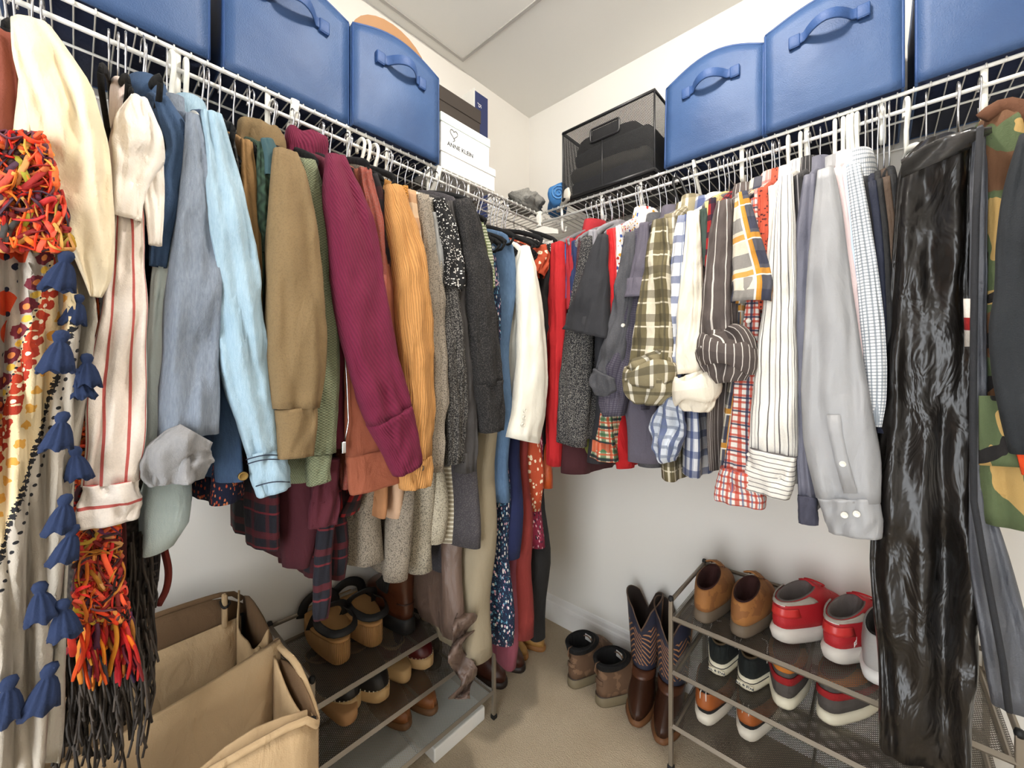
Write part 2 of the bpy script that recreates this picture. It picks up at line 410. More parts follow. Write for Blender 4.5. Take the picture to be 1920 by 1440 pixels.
# ------------------------------------------------------------------ shoe boxes
def text(body,size,mat,parent,M,bold=0):
    cu=bpy.data.curves.new('text','FONT'); cu.body=body; cu.size=size; cu.extrude=.0003; cu.offset=bold; cu.align_x='CENTER'
    o=bpy.data.objects.new('text',cu); COL.objects.link(o); dg=bpy.context.evaluated_depsgraph_get()
    me=bpy.data.meshes.new_from_object(o.evaluated_get(dg)); bpy.data.objects.remove(o); me.transform(M); me.materials.clear(); me.materials.append(mat)
    return link('lettering',me,parent)
def face_M(side,u,t,z):   # text lying on a face that looks into the room from a side wall
    X=W3(side,0,1,0); Z=W3(side,1,0,0); Y=Vector((0,0,1)); o=W3(side,u,t,z)
    return Matrix(((X.x,Y.x,Z.x,o.x),(X.y,Y.y,Z.y,o.y),(X.z,Y.z,Z.z,o.z),(0,0,0,1)))
INK=plain('dark print ink',(60,62,66),.6)
def carton(label,u0,u1,t0,t1,z0,z1,col,lid=.025,lidcol=None,name='shoe_box'):
    root=thing(name,label,'box',W3('L',(u0+u1)/2,(t0+t1)/2,z0))
    m=MB(); m.box((u0+.003,t0+.003,z0),(u1-.003,t1-.003,z1-.004),.0015); m.build('body',col,root,smooth=False)
    if lid: m=MB(); m.box((u0,t0,z1-lid),(u1,t1,z1),.002); m.build('lid',lidcol or col,root,smooth=False)
    return root
WB=plain('white card',(238,237,232),.55); WB2=plain('pale mint card',(226,236,228),.55)
carton('white shoe box standing on the left shelf, lower of the stacked two',.165,.312,-.785,-.55,1.801,1.876,WB)
bx=carton('white shoe box with a heart emblem, upper of the stacked two',.175,.305,-.78,-.57,1.877,1.975,WB,.028,WB2)
text('ANNE KLEIN',.019,INK,bx,face_M('L',.3026,-.70,1.882),.0003)
m=MB(); hp=[]
for k in range(33):
    a=2*PI*k/32; hp.append(W3('L',.3035,-.728+.0011*16*math.sin(a)**3*.85,1.926+.00115*(13*math.cos(a)-5*math.cos(2*a)-2*math.cos(3*a)-math.cos(4*a))*.8))
m.tube(hp,.0009,5); m.tube([W3('L',.3035,-.728+.004*math.sin(k),1.911-.0022*k) for k in range(6)],.0009,5); m.build('heart_emblem',INK,bx)
carton('dark brown tall box behind the white shoe boxes',.02,.16,-.79,-.477,1.801,2.18,plain('dark brown card',(62,54,48),.6),.05)
bx=carton('tall navy box with pale side at the end of the left shelf',.02,.118,-.474,-.394,1.801,2.29,plain('navy card',(38,50,96),.5),0,name='navy_box')
m=MB(); m.box((.0185,-.4745,1.801),(.1195,-.4725,2.29)); m.build('pale_side',WB,bx,smooth=False)
text('JS',.022,plain('white ink',(240,240,240),.6),bx,face_M('L',.1165,-.45,2.235)@Matrix.Rotation(-PI/2,4,'Z'))
# printed white sheet leaning on the wall, cap, rolled blue cloth, pale shoe
m=MB(); P=[[W3('L',.06+.02*a+.006*math.sin(6*b),-.44+.11*b,1.802+.14*a) for b in [j/6 for j in range(7)]] for a in [i/6 for i in range(7)]]
m.sheet(P,.002); sh=tag(m.build('paper_sheet',WB),'white printed paper sheet leaning on the wall in the corner','paper')
m=MB()
for k in range(6): m.box((.075+.002*k,-.425,1.84+.014*k),(.083+.002*k,-.36-.01*(k%3),1.8425+.014*k))
m.build('printed_lines',INK,sh,smooth=False,kind='stuff')
def lump(name,label,cat,mat,c,rad,seed,amp=.25,fq=3,nu=28,nv=18,group=None,parent=None):
    m=MB(); rings=[]; c=Vector(c); uvs=[]
    for i in range(nv+1):
        a=-PI/2+PI*i/nv*.998+.002; rg=[]; 
        for j in range(nu):
            b=2*PI*j/nu; d=Vector((math.cos(a)*math.cos(b),math.cos(a)*math.sin(b),math.sin(a)))
            k=1+amp*noise.noise(d*fq+Vector((seed,seed*2,0)))+amp*.5*noise.noise(d*fq*2.3+Vector((seed*3,0,1)))
            p=Vector((d.x*rad[0]*k,d.y*rad[1]*k,max(-rad[2],d.z*rad[2]*k))); rg.append(c+p)
        rings.append(rg); uvs.append([(j/nu*6.28*rad[0],i/nu*3.14*rad[2]) for j in range(nu+1)])
    m.loft(rings,uvs,True,True); o=m.build(name,mat,parent)
    return tag(o,label,cat,group) if label and parent is None else o
lump('crumpled_cap','grey crumpled cloth cap lying in the shelf corner','cap',fab('grey melange',(150,148,142),heather=.2),(.255,-.33,1.843),(.062,.075,.042),2,.5,2.6)
m=MB(); ctr=Vector((.36,-.255,1.842))
rings=[];uvs=[]
for i in range(13):
    f=i/12; r=.036*(1+.12*math.sin(9*f)); rings.append([ctr+Vector((.10*(f-.5),-.13*(f-.5),0))+Vector((.75*r*math.cos(a),.65*r*math.cos(a),r*math.sin(a)+.006*math.sin(3*a+5*f))) for a in [2*PI*j/20 for j in range(20)]]); uvs.append([(j*.01,f*.17) for j in range(21)])
m.loft(rings,uvs,True,True); rl=tag(m.build('rolled_cloth',fab('sky blue cotton',(72,128,178))),'rolled bright blue cloth in the shelf corner by the crate','cloth')
m=MB(); e=ctr+Vector((.052,-.066,0)); m.tube([e+Vector((.75*(.030-.0011*k)*math.cos(k*.62),.65*(.030-.0011*k)*math.cos(k*.62),(.030-.0011*k)*math.sin(k*.62))) for k in range(24)],.003,5); m.build('rolled_edge',fab('pale blue edge',(104,152,196)),rl)
m=MB(); b=Vector((.41,-.29,1.803)); m.loft([[b+Vector((.055*s_*math.cos(a)-.02*math.sin(a),.03*s_*math.sin(a)-.03*math.cos(a),z)) for a in [2*PI*j/20 for j in range(20)]] for s_,z in ((.95,0),(1,.01),(1,.022),(.9,.04),(.85,.042),(.75,.03),(.6,.02))],None,True,True)
tag(m.build('pale_pouch',fab('off white canvas',(214,208,196))),'off-white canvas pouch lying beneath the rolled blue cloth','pouch')

# ------------------------------------------------------------------ black mesh crate
cr=thing('mesh_crate','black wire mesh crate filled with folded dark clothes on the back shelf','crate',(.6,-.18,1.80))
BLK=plain('black coated steel',(26,26,28),.4); MESH=meshmat('black wire mesh',(30,30,31),.0050,.0023,.2,.5)
X0,X1,Y0,Y1,Z0,Z1=.432,.775,-.322,-.04,1.803,2.052
def quad(name,a,b,c,d,mat,parent):
    m=MB(); e=[Vector(x) for x in (a,b,c,d)]; w_=(e[1]-e[0]).length; h_=(e[3]-e[0]).length
    for p,uv in zip(e,((0,0),(w_,0),(w_,h_),(0,h_))): m.vert(p,uv)
    m.f.append((0,1,2,3)); return m.build(name,mat,parent,smooth=False)
ft=.012
quad('mesh_panel',(X0,Y0,Z0),(X1,Y0,Z0),(X1,Y0,Z1),(X0,Y0,Z1),MESH,cr); quad('mesh_panel',(X1,Y0,Z0),(X1,Y1,Z0),(X1,Y1,Z1),(X1,Y0,Z1),MESH,cr)
quad('mesh_panel',(X0,Y1,Z0),(X0,Y0,Z0),(X0,Y0,Z1),(X0,Y1,Z1),MESH,cr); quad('mesh_panel',(X1,Y1,Z0),(X0,Y1,Z0),(X0,Y1,Z1),(X1,Y1,Z1),MESH,cr)
m=MB(); m.tube([(X0,Y0,Z1),(X1,Y0,Z1),(X1,Y1,Z1),(X0,Y1,Z1),(X0,Y0,Z1)],.0055,8); m.build('rim',BLK,cr)
m=MB(); m.tube([(X0,Y0,Z0+.006),(X1,Y0,Z0+.006),(X1,Y1,Z0+.006),(X0,Y1,Z0+.006),(X0,Y0,Z0+.006)],.006,8); m.build('bottom_rim',BLK,cr)
for x,y in ((X0,Y0),(X1,Y0),(X1,Y1),(X0,Y1)): m=MB(); m.tube([(x,y,Z0),(x,y,Z1)],.003,6); m.build('corner_wire',BLK,cr)
m=MB(); m.tube([((X0+X1)/2-.01,Y0-.001,Z0),((X0+X1)/2-.01,Y0-.001,Z1-.085)],.0022,6); m.build('centre_wire',BLK,cr)
m=MB(); m.box((X0+.01,Y0+.01,Z0),(X1-.01,Y1-.01,Z0+.006)); m.build('floor_tray',BLK,cr,smooth=False)
hc=Vector(((X0+X1)/2-.0,Y0-.003,Z1-.058)); m=MB(); pts=[]
for cx,cz,a0 in ((.046,.014,0),(-.046,.014,90),(-.046,-.014,180),(.046,-.014,270)):
    for k in range(4): a=math.radians(a0+k*30); pts.append(hc+Vector((cx+.008*math.cos(a),0,cz+.008*math.sin(a))))
m.tube(pts+[pts[0]],.0038,6,cap=False); hd=m.build('handle_frame',BLK,cr)
m=MB(); m.box(tuple(hc+Vector((-.05,.001,-.018))),tuple(hc+Vector((.05,.006,.018))),.002); m.build('handle_recess',fab('dark cavity cloth',(30,29,31)),hd)
fold=[((.60,-.19,1.838),(.155,.125,.033),(34,40,58),'navy folded trousers at the bottom of the mesh crate'),((.59,-.19,1.893),(.15,.12,.026),(120,116,106),'grey folded sweater in the mesh crate'),((.61,-.19,1.945),(.152,.122,.03),(44,46,52),'charcoal folded sweatshirt in the mesh crate'),((.58,-.18,1.997),(.13,.11,.024),(38,36,38),'black folded knitwear on top inside the mesh crate')]
for k,(c,r,rgb,lab) in enumerate(fold):
    m=MB(); rings=[];uvs=[]
    for i in range(9):
        f=i/8*2-1; rg=[]
        for j in range(32):
            a=2*PI*j/32; q=.35; ex=lambda v: math.copysign(abs(v)**q,v); k2=(1-abs(f)**4*.12)
            rg.append(Vector((c[0]+r[0]*ex(math.cos(a))*k2,c[1]+r[1]*ex(math.sin(a))*k2+.006*math.sin(6*a+k),c[2]+r[2]*f*.96+.006*math.sin(3*a+k*2)*(1 if k else 0))))
        rings.append(rg); uvs.append([(j*.02,f*r[2]) for j in range(33)])
    m.loft(rings,uvs,True,True); tag(m.build('folded_garment',fab('folded '+lab[:6]+str(k),rgb,heather=.15)),lab,'clothing','folded clothes in the crate')

# ------------------------------------------------------------------ hangers
BLACKV=fab('black velvet',(20,19,20),.95,.2,.3,600); WHITEP=PLAST
def hanger_meshes():
    P=[]
    for k in range(15):
        a=math.radians(205-k*205/14); P.append((.015*math.cos(a),0,.015*math.sin(a)-.0))
    P+=[(.013,0,-.012),(.006,0,-.022),(0,0,-.034),(0,0,-.078)]
    m=MB(); m.tube(P,.0017,6); hk=m.mesh('hook'); 
    m=MB(); m.tube([(p[0]*1.35,0,p[2]*1.25-.002) for p in P],.0042,8); hkw=m.mesh('hook')
    A=[(-.205,0,-.155),(-.19,0,-.142),(-.12,0,-.108),(-.05,0,-.083),(-.018,0,-.074),(.018,0,-.074),(.05,0,-.083),(.12,0,-.108),(.19,0,-.142),(.205,0,-.155)]
    m=MB(); m.tube(smoothpath(A,22),.0075,8,flat=(1,.42),up=(0,0,1)); arm=m.mesh('shoulder_arms')
    m=MB(); m.tube([(-.204,0,-.155),(-.19,0,-.17),(.19,0,-.17),(.204,0,-.155)],.004,6); bar=m.mesh('trouser_bar')
    return hk,hkw,arm,bar
HK,HKW,ARM,BAR=hanger_meshes()
HM={'velvet':(HK,CHROME,BLACKV,'black velvet hanger'),'white':(HKW,WHITEP,WHITEP,'white plastic hanger'),'grey':(HK,CHROME,plain('grey hanger plastic',(120,120,122),.5),'grey plastic hanger with chrome hook')}
HMESH={}
HN=[0]
def hanger(side,t,neckz,kind,holds,width=.93,lab=None,poke=0):
    hk,mh,ma,nm=HM[kind]
    lb=lab or '%s holding %s'%(nm,holds)
    root=thing('clothes_hanger',lb,'hanger',W3(side,RODU+.004,t,RODZ+.004),'hangers on the left rail' if side=='L' else 'hangers on the back rail')
    root['_w']=0; root.rotation_euler=(0,R.uniform(-.02,.02),(0 if side=='L' else -PI/2)+R.uniform(-.12,.12))
    drop=min(1.9,max(.75,(RODZ-neckz)/.078))
    for base,mt,nm2 in ((hk,mh,'hook'),(ARM,ma,'shoulder_arms'),(BAR,ma,'trouser_bar')):
        key=(base.name,mt.name)
        if key not in HMESH: me=base.copy(); me.materials.append(mt); HMESH[key]=me
        o=bpy.data.objects.new(nm2,HMESH[key]); COL.objects.link(o); o.parent=root
        if nm2=='hook': o.scale=(1,1,drop)
        else: o.scale=(width,1,1); o.location=(0,0,-(drop-1)*.078-(0 if poke else .017))
    return root

# ------------------------------------------------------------------ garments
def ell_rings(side,C,th,fold,seed,nj=46,u0=None,twist=0):
    """C: list of (t,z,half width); returns rings + uvs. flat tube lying along the rod direction"""
    rr=random.Random(seed); ph=[rr.uniform(0,6.28) for _ in range(6)]; rings=[]; uvs=[]; L=0
    hwm=sum(c[2] for c in C)/len(C)
    for i,c in enumerate(C):
        if i: L+=math.hypot(c[0]-C[i-1][0],c[1]-C[i-1][1])
        f=i/max(1,len(C)-1); u=c[3] if len(c)>3 else u0; hw=max(.003,c[2]); tk=max(.006,min(th,hw*.75))
        a=C[max(0,i-1)]; b=C[min(len(C)-1,i+1)]; dz=b[1]-a[1]; dt=b[0]-a[0]; l=math.hypot(dz,dt) or 1; nt,nz=-dz/l,dt/l   # normal in (t,z) plane
        if nt<0: nt,nz=-nt,-nz
        if abs(nz)>.8: nt,nz=.6,math.copysign(.8,nz)
        rg=[]
        for j in range(nj):
            q=2*PI*j/nj; cs,sn=math.cos(q),math.sin(q)
            k=1+fold*(.5*math.sin(3*q+ph[0]+1.5*f)+.45*math.sin(5*q+ph[1]-2.2*f)+.35*math.sin(8*q+ph[2]+3*f))*(.5+f*.7)
            cs=math.copysign(abs(cs)**.9,cs); sn=math.copysign(abs(sn)**.72,sn)
            gv=1-fold*2.6*sum(math.exp(-((q-g0-.35*math.sin(3.1*f+ph[m_]))/.2)**2)*(.35+.65*math.sin(5*f+ph[5-m_])**2) for m_,g0 in enumerate((.85,1.65,2.4)))
            e=hw*cs*(1+fold*.3*math.sin(7*f+ph[3])+fold*.35*noise.noise(Vector((seed,f*9,cs*1.5)))); d=tk*sn*k*max(.25,gv)
            p=W3(side,u+d,c[0]+e*nt,c[1]+e*nz)
            p+=W3(side,1,0,0)*(.007*fold*10*noise.noise(Vector((p.x*26+seed,p.y*26,p.z*13)))*min(1,hw/.03)+.045*fold*noise.noise(Vector((p.x*60+seed,p.y*60,p.z*34)))*min(1,hw/.03))
            rg.append(p)
        rings.append(rg); uvs.append([(j/nj*2*(hwm+tk)*1.6,L) for j in range(nj+1)])
    return rings,uvs
def tubepart(name,side,pts,u,th,mat,parent,fold=.12,seed=0,n=26,openend=True,label=None,bulge=0):
    C=[]
    for p in pts:
        uu=p[3] if len(p)>3 else u
        t0,z=pix(side,p[0],p[1],uu); ta,_=pix(side,p[0]-p[2],p[1],uu); tb,_=pix(side,p[0]+p[2],p[1],uu); C.append((t0,z,abs(tb-ta)/2,uu))
    C=[tuple(v) for v in smoothpath4(C,n)]
    rings,uvs=ell_rings(side,C,th,fold,seed)
    if openend:
        last=rings[-1]; c=sum(last,Vector())/len(last); up=Vector((0,0,1))
        for s_,dz in ((.93,.0),(.86,.015),(.8,.05)): rings.append([c+(p-c)*s_+up*dz for p in last]); uvs.append(uvs[-1])
    m=MB(); m.loft(rings,uvs,True,True); return m.build(name,mat,parent,label=label)
def smoothpath4(pts,n):
    P=[list(p) for p in pts]; 
    if len(P)==2: return [[a+(b-a)*i/(n-1) for a,b in zip(*P)] for i in range(n)]
    d=[0]
    for a,b in zip(P,P[1:]): d.append(d[-1]+max(1e-5,math.hypot(b[0]-a[0],b[1]-a[1])))
    out=[]
    for i in range(n):
        x=d[-1]*i/(n-1); k=0
        while k<len(P)-2 and x>d[k+1]: k+=1
        f=(x-d[k])/(d[k+1]-d[k]); r=[]
        for q in range(len(P[0])):
            p1,p2=P[k][q],P[k+1][q]; p0=P[k-1][q] if k else 2*p1-p2; p3=P[k+2][q] if k+2<len(P) else 2*p2-p1
            r.append(.5*(2*p1+(p2-p0)*f+(2*p0-5*p1+4*p2-p3)*f*f+(3*p1-p0-3*p2+p3)*f**3))
        out.append(r)
    return out
GN=[0]
def garment(side,name,label,mat,s=None,c=None,b=None,u=.505,th=.028,fold=.16,hang='velvet',collar=None,cat='shirt',sn=None,hem=None,cuffmat=None,cuffname='cuff',slfold=None,wall_sleeve=True,inner=.10,Tin=.012,hw=1.0,bodymat=None,neck=None,bu=None,uin=None,collarmat=None,poke=0):
    GN[0]+=1; seed=GN[0]*1.37
    uo=bu if bu else u-.012
    first=(b or s)[0]
    t0,ztip=pix(side,first[0],first[1],uo)
    if s: 
        t0,ztip2=pix(side,s[0][0],s[0][1],u); 
        ztip=ztip2
    ztip=min(ztip,RODZ-.10)
    # outer edge of the body
    E=[]
    if b:
        for p in b:
            tt,z=pix(side,p[0],p[1],uo); ta,_=pix(side,p[0]-p[2],p[1],uo); tb,_=pix(side,p[0]+p[2],p[1],uo); E.append((tt,min(z,ztip) if not E else z,abs(tb-ta)/2))
        if E[0][1]<ztip-.06: E=[(t0,ztip,.012)]+E
    else:
        send=pix(side,(c or s)[-1][0],(c or s)[-1][1],u)[1]
        zh=hem if hem is not None else send+.02
        E=[(t0,ztip,.012),(t0,ztip-.08,.014),(t0,zh,.015)]
    E=[tuple(v) for v in smoothpath4(E,22)]
    neckz=min(RODZ-.05,(neck if neck else ztip+.075))
    root=thing(name,label,cat,W3(side,RODU,t0,E[-1][1]),'clothes on the left rail' if side=='L' else 'clothes on the back rail')
    ui=uin if uin is not None else 2*RODU-uo
    ui=max(.035,ui)
    rings=[];uvs=[];N=44; rr=random.Random(seed); ph=[rr.uniform(0,6.28) for _ in range(5)]
    def ring(ua,ub,z,tin,Ti,tout,To,amp,drop=0):
        rg=[]
        for j in range(N):
            q=2*PI*j/N+PI; cs,sn_=math.cos(q),math.sin(q)
            uu=(ua+ub)/2+(ub-ua)/2*math.copysign(abs(cs)**.75,cs); f=(uu-ua)/max(1e-6,ub-ua); g=f*f
            T=Ti+(To-Ti)*g; tc=tin+(tout-tin)*g
            fo=amp*(math.sin(uu*52+ph[0]+z*3)+.6*math.sin(uu*95+ph[1]-z*4))
            zz=z-drop*abs(f-.5)*2
            p=W3(side,uu,tc+T*math.copysign(abs(sn_)**.8,sn_)+fo,zz)
            rg.append(p+W3(side,.010*amp/.006*math.sin(z*17+ph[2]+4*cs)*f,0,0))
        return rg
    slope=neckz-ztip
    for k,(f,w_) in enumerate(((0,.22),(.06,.30),(.25,.48),(.5,.70),(.78,.9))):
        hwid=(uo-ui)/2*w_; rings.append(ring((uo+ui)/2-hwid,(uo+ui)/2+hwid,neckz-slope*f,t0,.010+.004*f,t0,.010+.004*f,0))
    for i,e in enumerate(E):
        f=i/(len(E)-1); rings.append(ring(ui,uo,e[1],t0,Tin*(1+.4*f),e[0],max(.006,e[2]),.0055*min(1,f*2)))
    L=0
    for i,rg in enumerate(rings):
        if i: L+=(rg[N//2]-rings[i-1][N//2]).length
        uvs.append([(j/N*2*(uo-ui+.06),L) for j in range(N+1)])
    last=rings[-1]; cc=sum(last,Vector())/N
    for s_,dz in ((.97,0),(.93,.01),(.85,.05)): rings.append([cc+(p-cc)*s_+Vector((0,0,dz)) for p in last]); uvs.append(uvs[-1])
    m=MB(); m.loft(rings,uvs,True,True); m.build('body',bodymat or mat,root)
    sl=None
    if s:
        pts=list(s)
        sl=tubepart('sleeve',side,pts,u,th,mat,root,slfold if slfold is not None else fold,seed,28,openend=(c is None))
        if c: tubepart(cuffname,side,c,u+.002,th*1.05,cuffmat or mat,sl,fold*.7,seed+5,16)
        if wall_sleeve:
            send=pix(side,s[-1][0],s[-1][1],u)[1]; C=[(t0,ztip-.01,.012,ui+.01),(t0+.0,ztip-.1,.02,ui+.0),(t0,max(send+.05,.9),.02,ui)]
            rg,uv=ell_rings(side,[tuple(v) for v in smoothpath4(C,12)],.02,.1,seed+9,16); m=MB(); m.loft(rg,uv,True,True); m.build('sleeve',mat,root)
    cm=collarmat or mat
    cz=neckz-.012
    if collar=='shirt':
        rg=[];uv=[]
        for k,(a,bb,z) in enumerate(((.052,.020,-.012),(.054,.022,.012),(.056,.023,.030),(.062,.027,.033),(.070,.031,.018),(.080,.034,-.012),(.086,.034,-.028))):
            rg.append([W3(side,RODU+.02+a*math.cos(q),t0+bb*math.sin(q),cz+z-.018*math.cos(q)*(1 if k>3 else .3)) for q in [2*PI*j/26 for j in range(26)]]); uv.append([(j*.012,k*.015) for j in range(27)])
        m=MB(); m.loft(rg,uv); m.build('collar',cm,root)
    elif collar=='hood':
        C=[(t0,cz+.02,.016),(t0,cz+.035,.035),(t0,cz+.012,.042),(t0,cz-.05,.036),(t0,cz-.10,.018)]
        rg,uv=ell_rings(side,[(a,b_,h_,RODU+.09) for a,b_,h_ in [tuple(v) for v in smoothpath4(C,14)]],.07,.16,seed+3,24); m=MB(); m.loft(rg,uv,True,True); m.build('hood',cm,root)
    elif collar=='crew':
        m=MB(); m.tube([W3(side,RODU+.075*math.cos(q),t0+.018*math.sin(q),cz-.004+.012*abs(math.sin(q))-.012*math.cos(q)) for q in [2*PI*j/24 for j in range(25)]],.006,7,cap=False); m.build('neckband',cm,root)
    if hang: hanger(side,t0,neckz+.002,hang,sn or ('the '+name.replace('_',' ')),1.04 if poke else .92,None,poke)
    root['_t']=t0
    return root
BTN=plain('pearl button',(225,220,208),.3); BTND=plain('dark button',(70,58,46),.35); BRASS=plain('brass stud',(150,122,70),.35,.8)
def button(side,px,py,u,r,parent,mat=None):
    c=at(side,px,py,u); o=W3(side,1,0,0); m=MB(); a1=W3(side,0,1,0); a2=Vector((0,0,1))
    m.loft([[c+o*d+a1*(r*k*math.cos(q))+a2*(r*k*math.sin(q)) for q in [2*PI*j/14 for j in range(14)]] for k,d in ((1,-.004),(1,.0012),(.85,.002),(.7,.001),(.1,.001))],None,True,True)
    return m.build('button',mat or BTN,parent)

# ------------------------------------------------------------------ clothes on the left rail, near to far
L='L'
garment(L,'suede_jacket','salmon brown suede jacket at the far left edge',fab('salmon suede',(150,88,70),wr=.6),s=[(-6,60,40),(2,150,36),(-5,230,34),(-18,300,28)],u=.525,cat='jacket')
garment(L,'linen_jacket','cream linen jacket with a wide sleeve draped at far left',fab('cream linen',(238,224,196),wr=1.3),s=[(58,40,40),(82,100,62),(110,170,76),(136,260,74),(152,360,60),(172,450,44),(182,515,30),(180,556,12)],u=.56,th=.04,fold=.16,cat='jacket',hw=1.05,poke=1)
GZ=fab('white gauze cotton',(240,232,222),wr=1.6)
g=garment(L,'gauze_blouse','white gauze blouse with short ruffled sleeve by the striped shirt',GZ,s=[(262,182,16),(258,225,40),(262,275,48),(246,340,34),(238,412,29)],u=.535,fold=.2,cat='blouse',poke=1)
tubepart('sleeve_flounce',L,[(280,262,26),(284,320,24),(290,400,18),(291,460,13)],.53,.016,GZ,g,.2,3.3)
STR=plaid('white cotton with red stripes',(240,230,220),[(0,.018,.0026,.011,(196,58,52),.85)])
STRC=plaid('white cuff with red bands',(242,234,226),[(1,.030,.004,.004,(196,58,52),.85)])
garment(L,'striped_shirt','white crinkled shirt with thin red stripes and gathered cuff',STR,s=[(243,385,26),(240,480,37),(233,600,45),(222,720,52),(216,820,54),(210,905,56)],c=[(210,903,54),(207,940,60),(205,980,60)],cuffmat=STRC,u=.525,fold=.22,b=[(262,200,12),(262,380,20),(235,600,30),(215,880,40)],bu=.50,neck=1.68)
DB=denim('mid blue denim',(52,76,106),(98,124,156),.6)
garment(L,'denim_shirt','mid blue sleeveless denim shirt with open armhole and collar',DB,s=[(302,182,14),(326,235,26),(336,285,24),(322,330,28),(306,410,22),(296,500,16)],u=.50,collar='shirt',cat='shirt',wall_sleeve=False,poke=1)
garment(L,'pale_shirt','pale mint white shirt squeezed between blue denim pieces',fab('pale mint cotton',(222,232,230)),s=[(346,262,8),(332,400,24),(314,540,32),(302,700,32),(292,850,26)],u=.485,b=[(346,262,8),(330,560,20),(310,880,60),(305,950,80),(302,1000,76),(286,1040,52)],bu=.475,bodymat=denim('bleached denim',(186,206,210),(222,232,230),.6),wall_sleeve=False)
GD=denim('grey blue denim',(94,104,120),(170,178,188),.75)
g=garment(L,'denim_jacket','grey blue denim jacket with turned-up pale cuff',GD,s=[(362,216,15),(370,300,28),(374,420,42),(368,540,52),(360,680,57),(355,815,60)],u=.515,th=.03,collar='shirt',cat='jacket',hang='white')
sl=[o for o in g.children if o.name.startswith('sleeve')][0]
tubepart('turned_cuff',L,[(368,812,40),(350,832,58),(334,866,66),(332,904,58)],.535,.026,denim('faded denim inside',(134,134,138),(184,182,178),.5),sl,.2,8.1)
LBD=denim('light blue denim',(136,166,184),(198,216,226),.7)
g=garment(L,'light_denim_shirt','light blue denim shirt with dark-stitched cuff',LBD,s=[(396,212,20),(410,280,30),(426,390,42),(444,500,43),(452,600,42),(463,700,44),(481,780,37),(495,845,33)],c=[(495,842,34),(505,880,35),(514,921,32)],u=.52,th=.032,collar='shirt',hang='white',b=[(396,212,14),(430,600,20),(445,760,26),(452,905,24)],bodymat=DB)
sl=[o for o in g.children if o.name.startswith('sleeve')][0]
for py,px0,px1 in ((858,462,526),(866,464,529),(908,480,543)):
    m=MB(); m.tube([at(L,px0+(px1-px0)*k/8,py+8*(1-k/4)*.5-4*math.sin(PI*k/8),.552-.02*abs(k/4-1)**2) for k in range(9)],.0011,5); m.build('stitching',plain('navy thread',(34,44,62),.8),sl)
button(L,456,893,.53,.007,g,BRASS)
garment(L,'navy_floral_blouse','navy top with tiny orange flowers peeking below the denim cuff',floral('navy with orange flowers',(26,36,70),[(206,96,70),(226,150,110)],110,.33),b=[(412,300,8),(430,700,18),(436,880,46),(436,945,52)],bu=.455,cat='top',wall_sleeve=False)
garment(L,'black_plaid_jacket','black checked jacket collar beside the light denim shirt',plaid('black and grey check',(28,27,27),[(0,.02,.004,0,(120,116,110),.6),(1,.02,.004,0,(120,116,110),.6)]),b=[(438,262,12),(446,320,10),(450,500,10),(452,700,10)],bu=.50,collar='shirt',cat='jacket',poke=1)
garment(L,'tan_blouse','plain tan blouse hanging beside the green cable sweater',fab('tan crepe',(158,126,84)),s=[(462,264,12),(470,380,15),(477,480,14),(482,600,10)],u=.495,cat='blouse',wall_sleeve=False)
CBL=knit('green cable knit',(78,100,84),.016,.03,'cable')
g=garment(L,'cable_sweater','grey green cable-knit sweater with short puffed sleeve',CBL,s=[(495,270,12),(498,340,16),(500,410,17),(506,450,13),(500,475,8)],u=.505,cat='sweater',b=[(490,270,10),(496,500,14),(498,600,12),(500,700,12)],wall_sleeve=False)
tubepart('shoulder_yoke',L,[(500,262,12),(508,290,14),(508,330,11)],.515,.02,fab('teal grey cotton',(76,104,108)),g,.1,2.2)
OL=fab('olive tan fleece',(140,119,86),heather=.12,wr=.8)
garment(L,'olive_sweatshirt','olive tan hooded sweatshirt with thick ribbed cuff',OL,s=[(536,284,22),(544,350,36),(550,450,47),(556,590,54),(557,690,52),(554,765,43)],c=[(554,764,38),(556,800,37),(553,856,34)],u=.53,th=.036,collar='hood',cat='sweatshirt',fold=.08)
SG=knit('sage waffle knit',(136,142,116),.007,.005,'waffle')
garment(L,'sage_sweater','sage green waffle-knit sweater with long hem',SG,s=[(577,300,14),(594,390,20),(607,520,22),(613,660,22),(606,760,26),(600,850,28)],c=[(598,852,24),(596,880,22),(598,905,22)],b=[(577,300,12),(600,600,18),(590,780,30),(575,905,44)],u=.505,bu=.49,cat='sweater',fold=.1)
BU=knit('burgundy textured jersey',(126,36,72),.0055,.02,'ridge',.08)
g=garment(L,'burgundy_jacket','burgundy textured zip jacket with long slanting sleeve',BU,s=[(630,292,18),(645,370,36),(662,460,46),(678,570,48),(700,680,44),(730,780,39)],c=[(729,778,39),(748,825,34),(764,880,24)],u=.535,th=.034,b=[(612,300,10),(634,450,20),(640,650,26),(636,842,27)],bu=.50,bodymat=fab('burgundy jersey',(104,26,52)),cat='jacket',collar='hood',fold=.1)
m=MB(); m.tube([at(L,px,py,.52) for px,py in ((645,640),(650,720),(653,790),(645,838))],.0016,5); zp=m.build('zip',CHROME,g); m=MB(); c0=at(L,644,838,.522); m.box(tuple(c0-Vector((.004,.004,.012))),tuple(c0+Vector((.004,.004,.010))),.001); m.build('zip_pull',CHROME,zp)
BRK=fab('brick twill',(152,92,68)); BRK2=fab('brick twill band',(158,97,72))
garment(L,'brick_overshirt','brick orange overshirt hanging behind the burgundy sleeve',BRK,s=[(674,318,10),(698,420,16),(708,540,34),(704,660,52),(708,760,57),(712,842,58)],c=[(712,842,58),(714,880,58),(716,910,54)],u=.50,th=.02,cat='overshirt',cuffname='hem_band',cuffmat=BRK2,fold=.07)
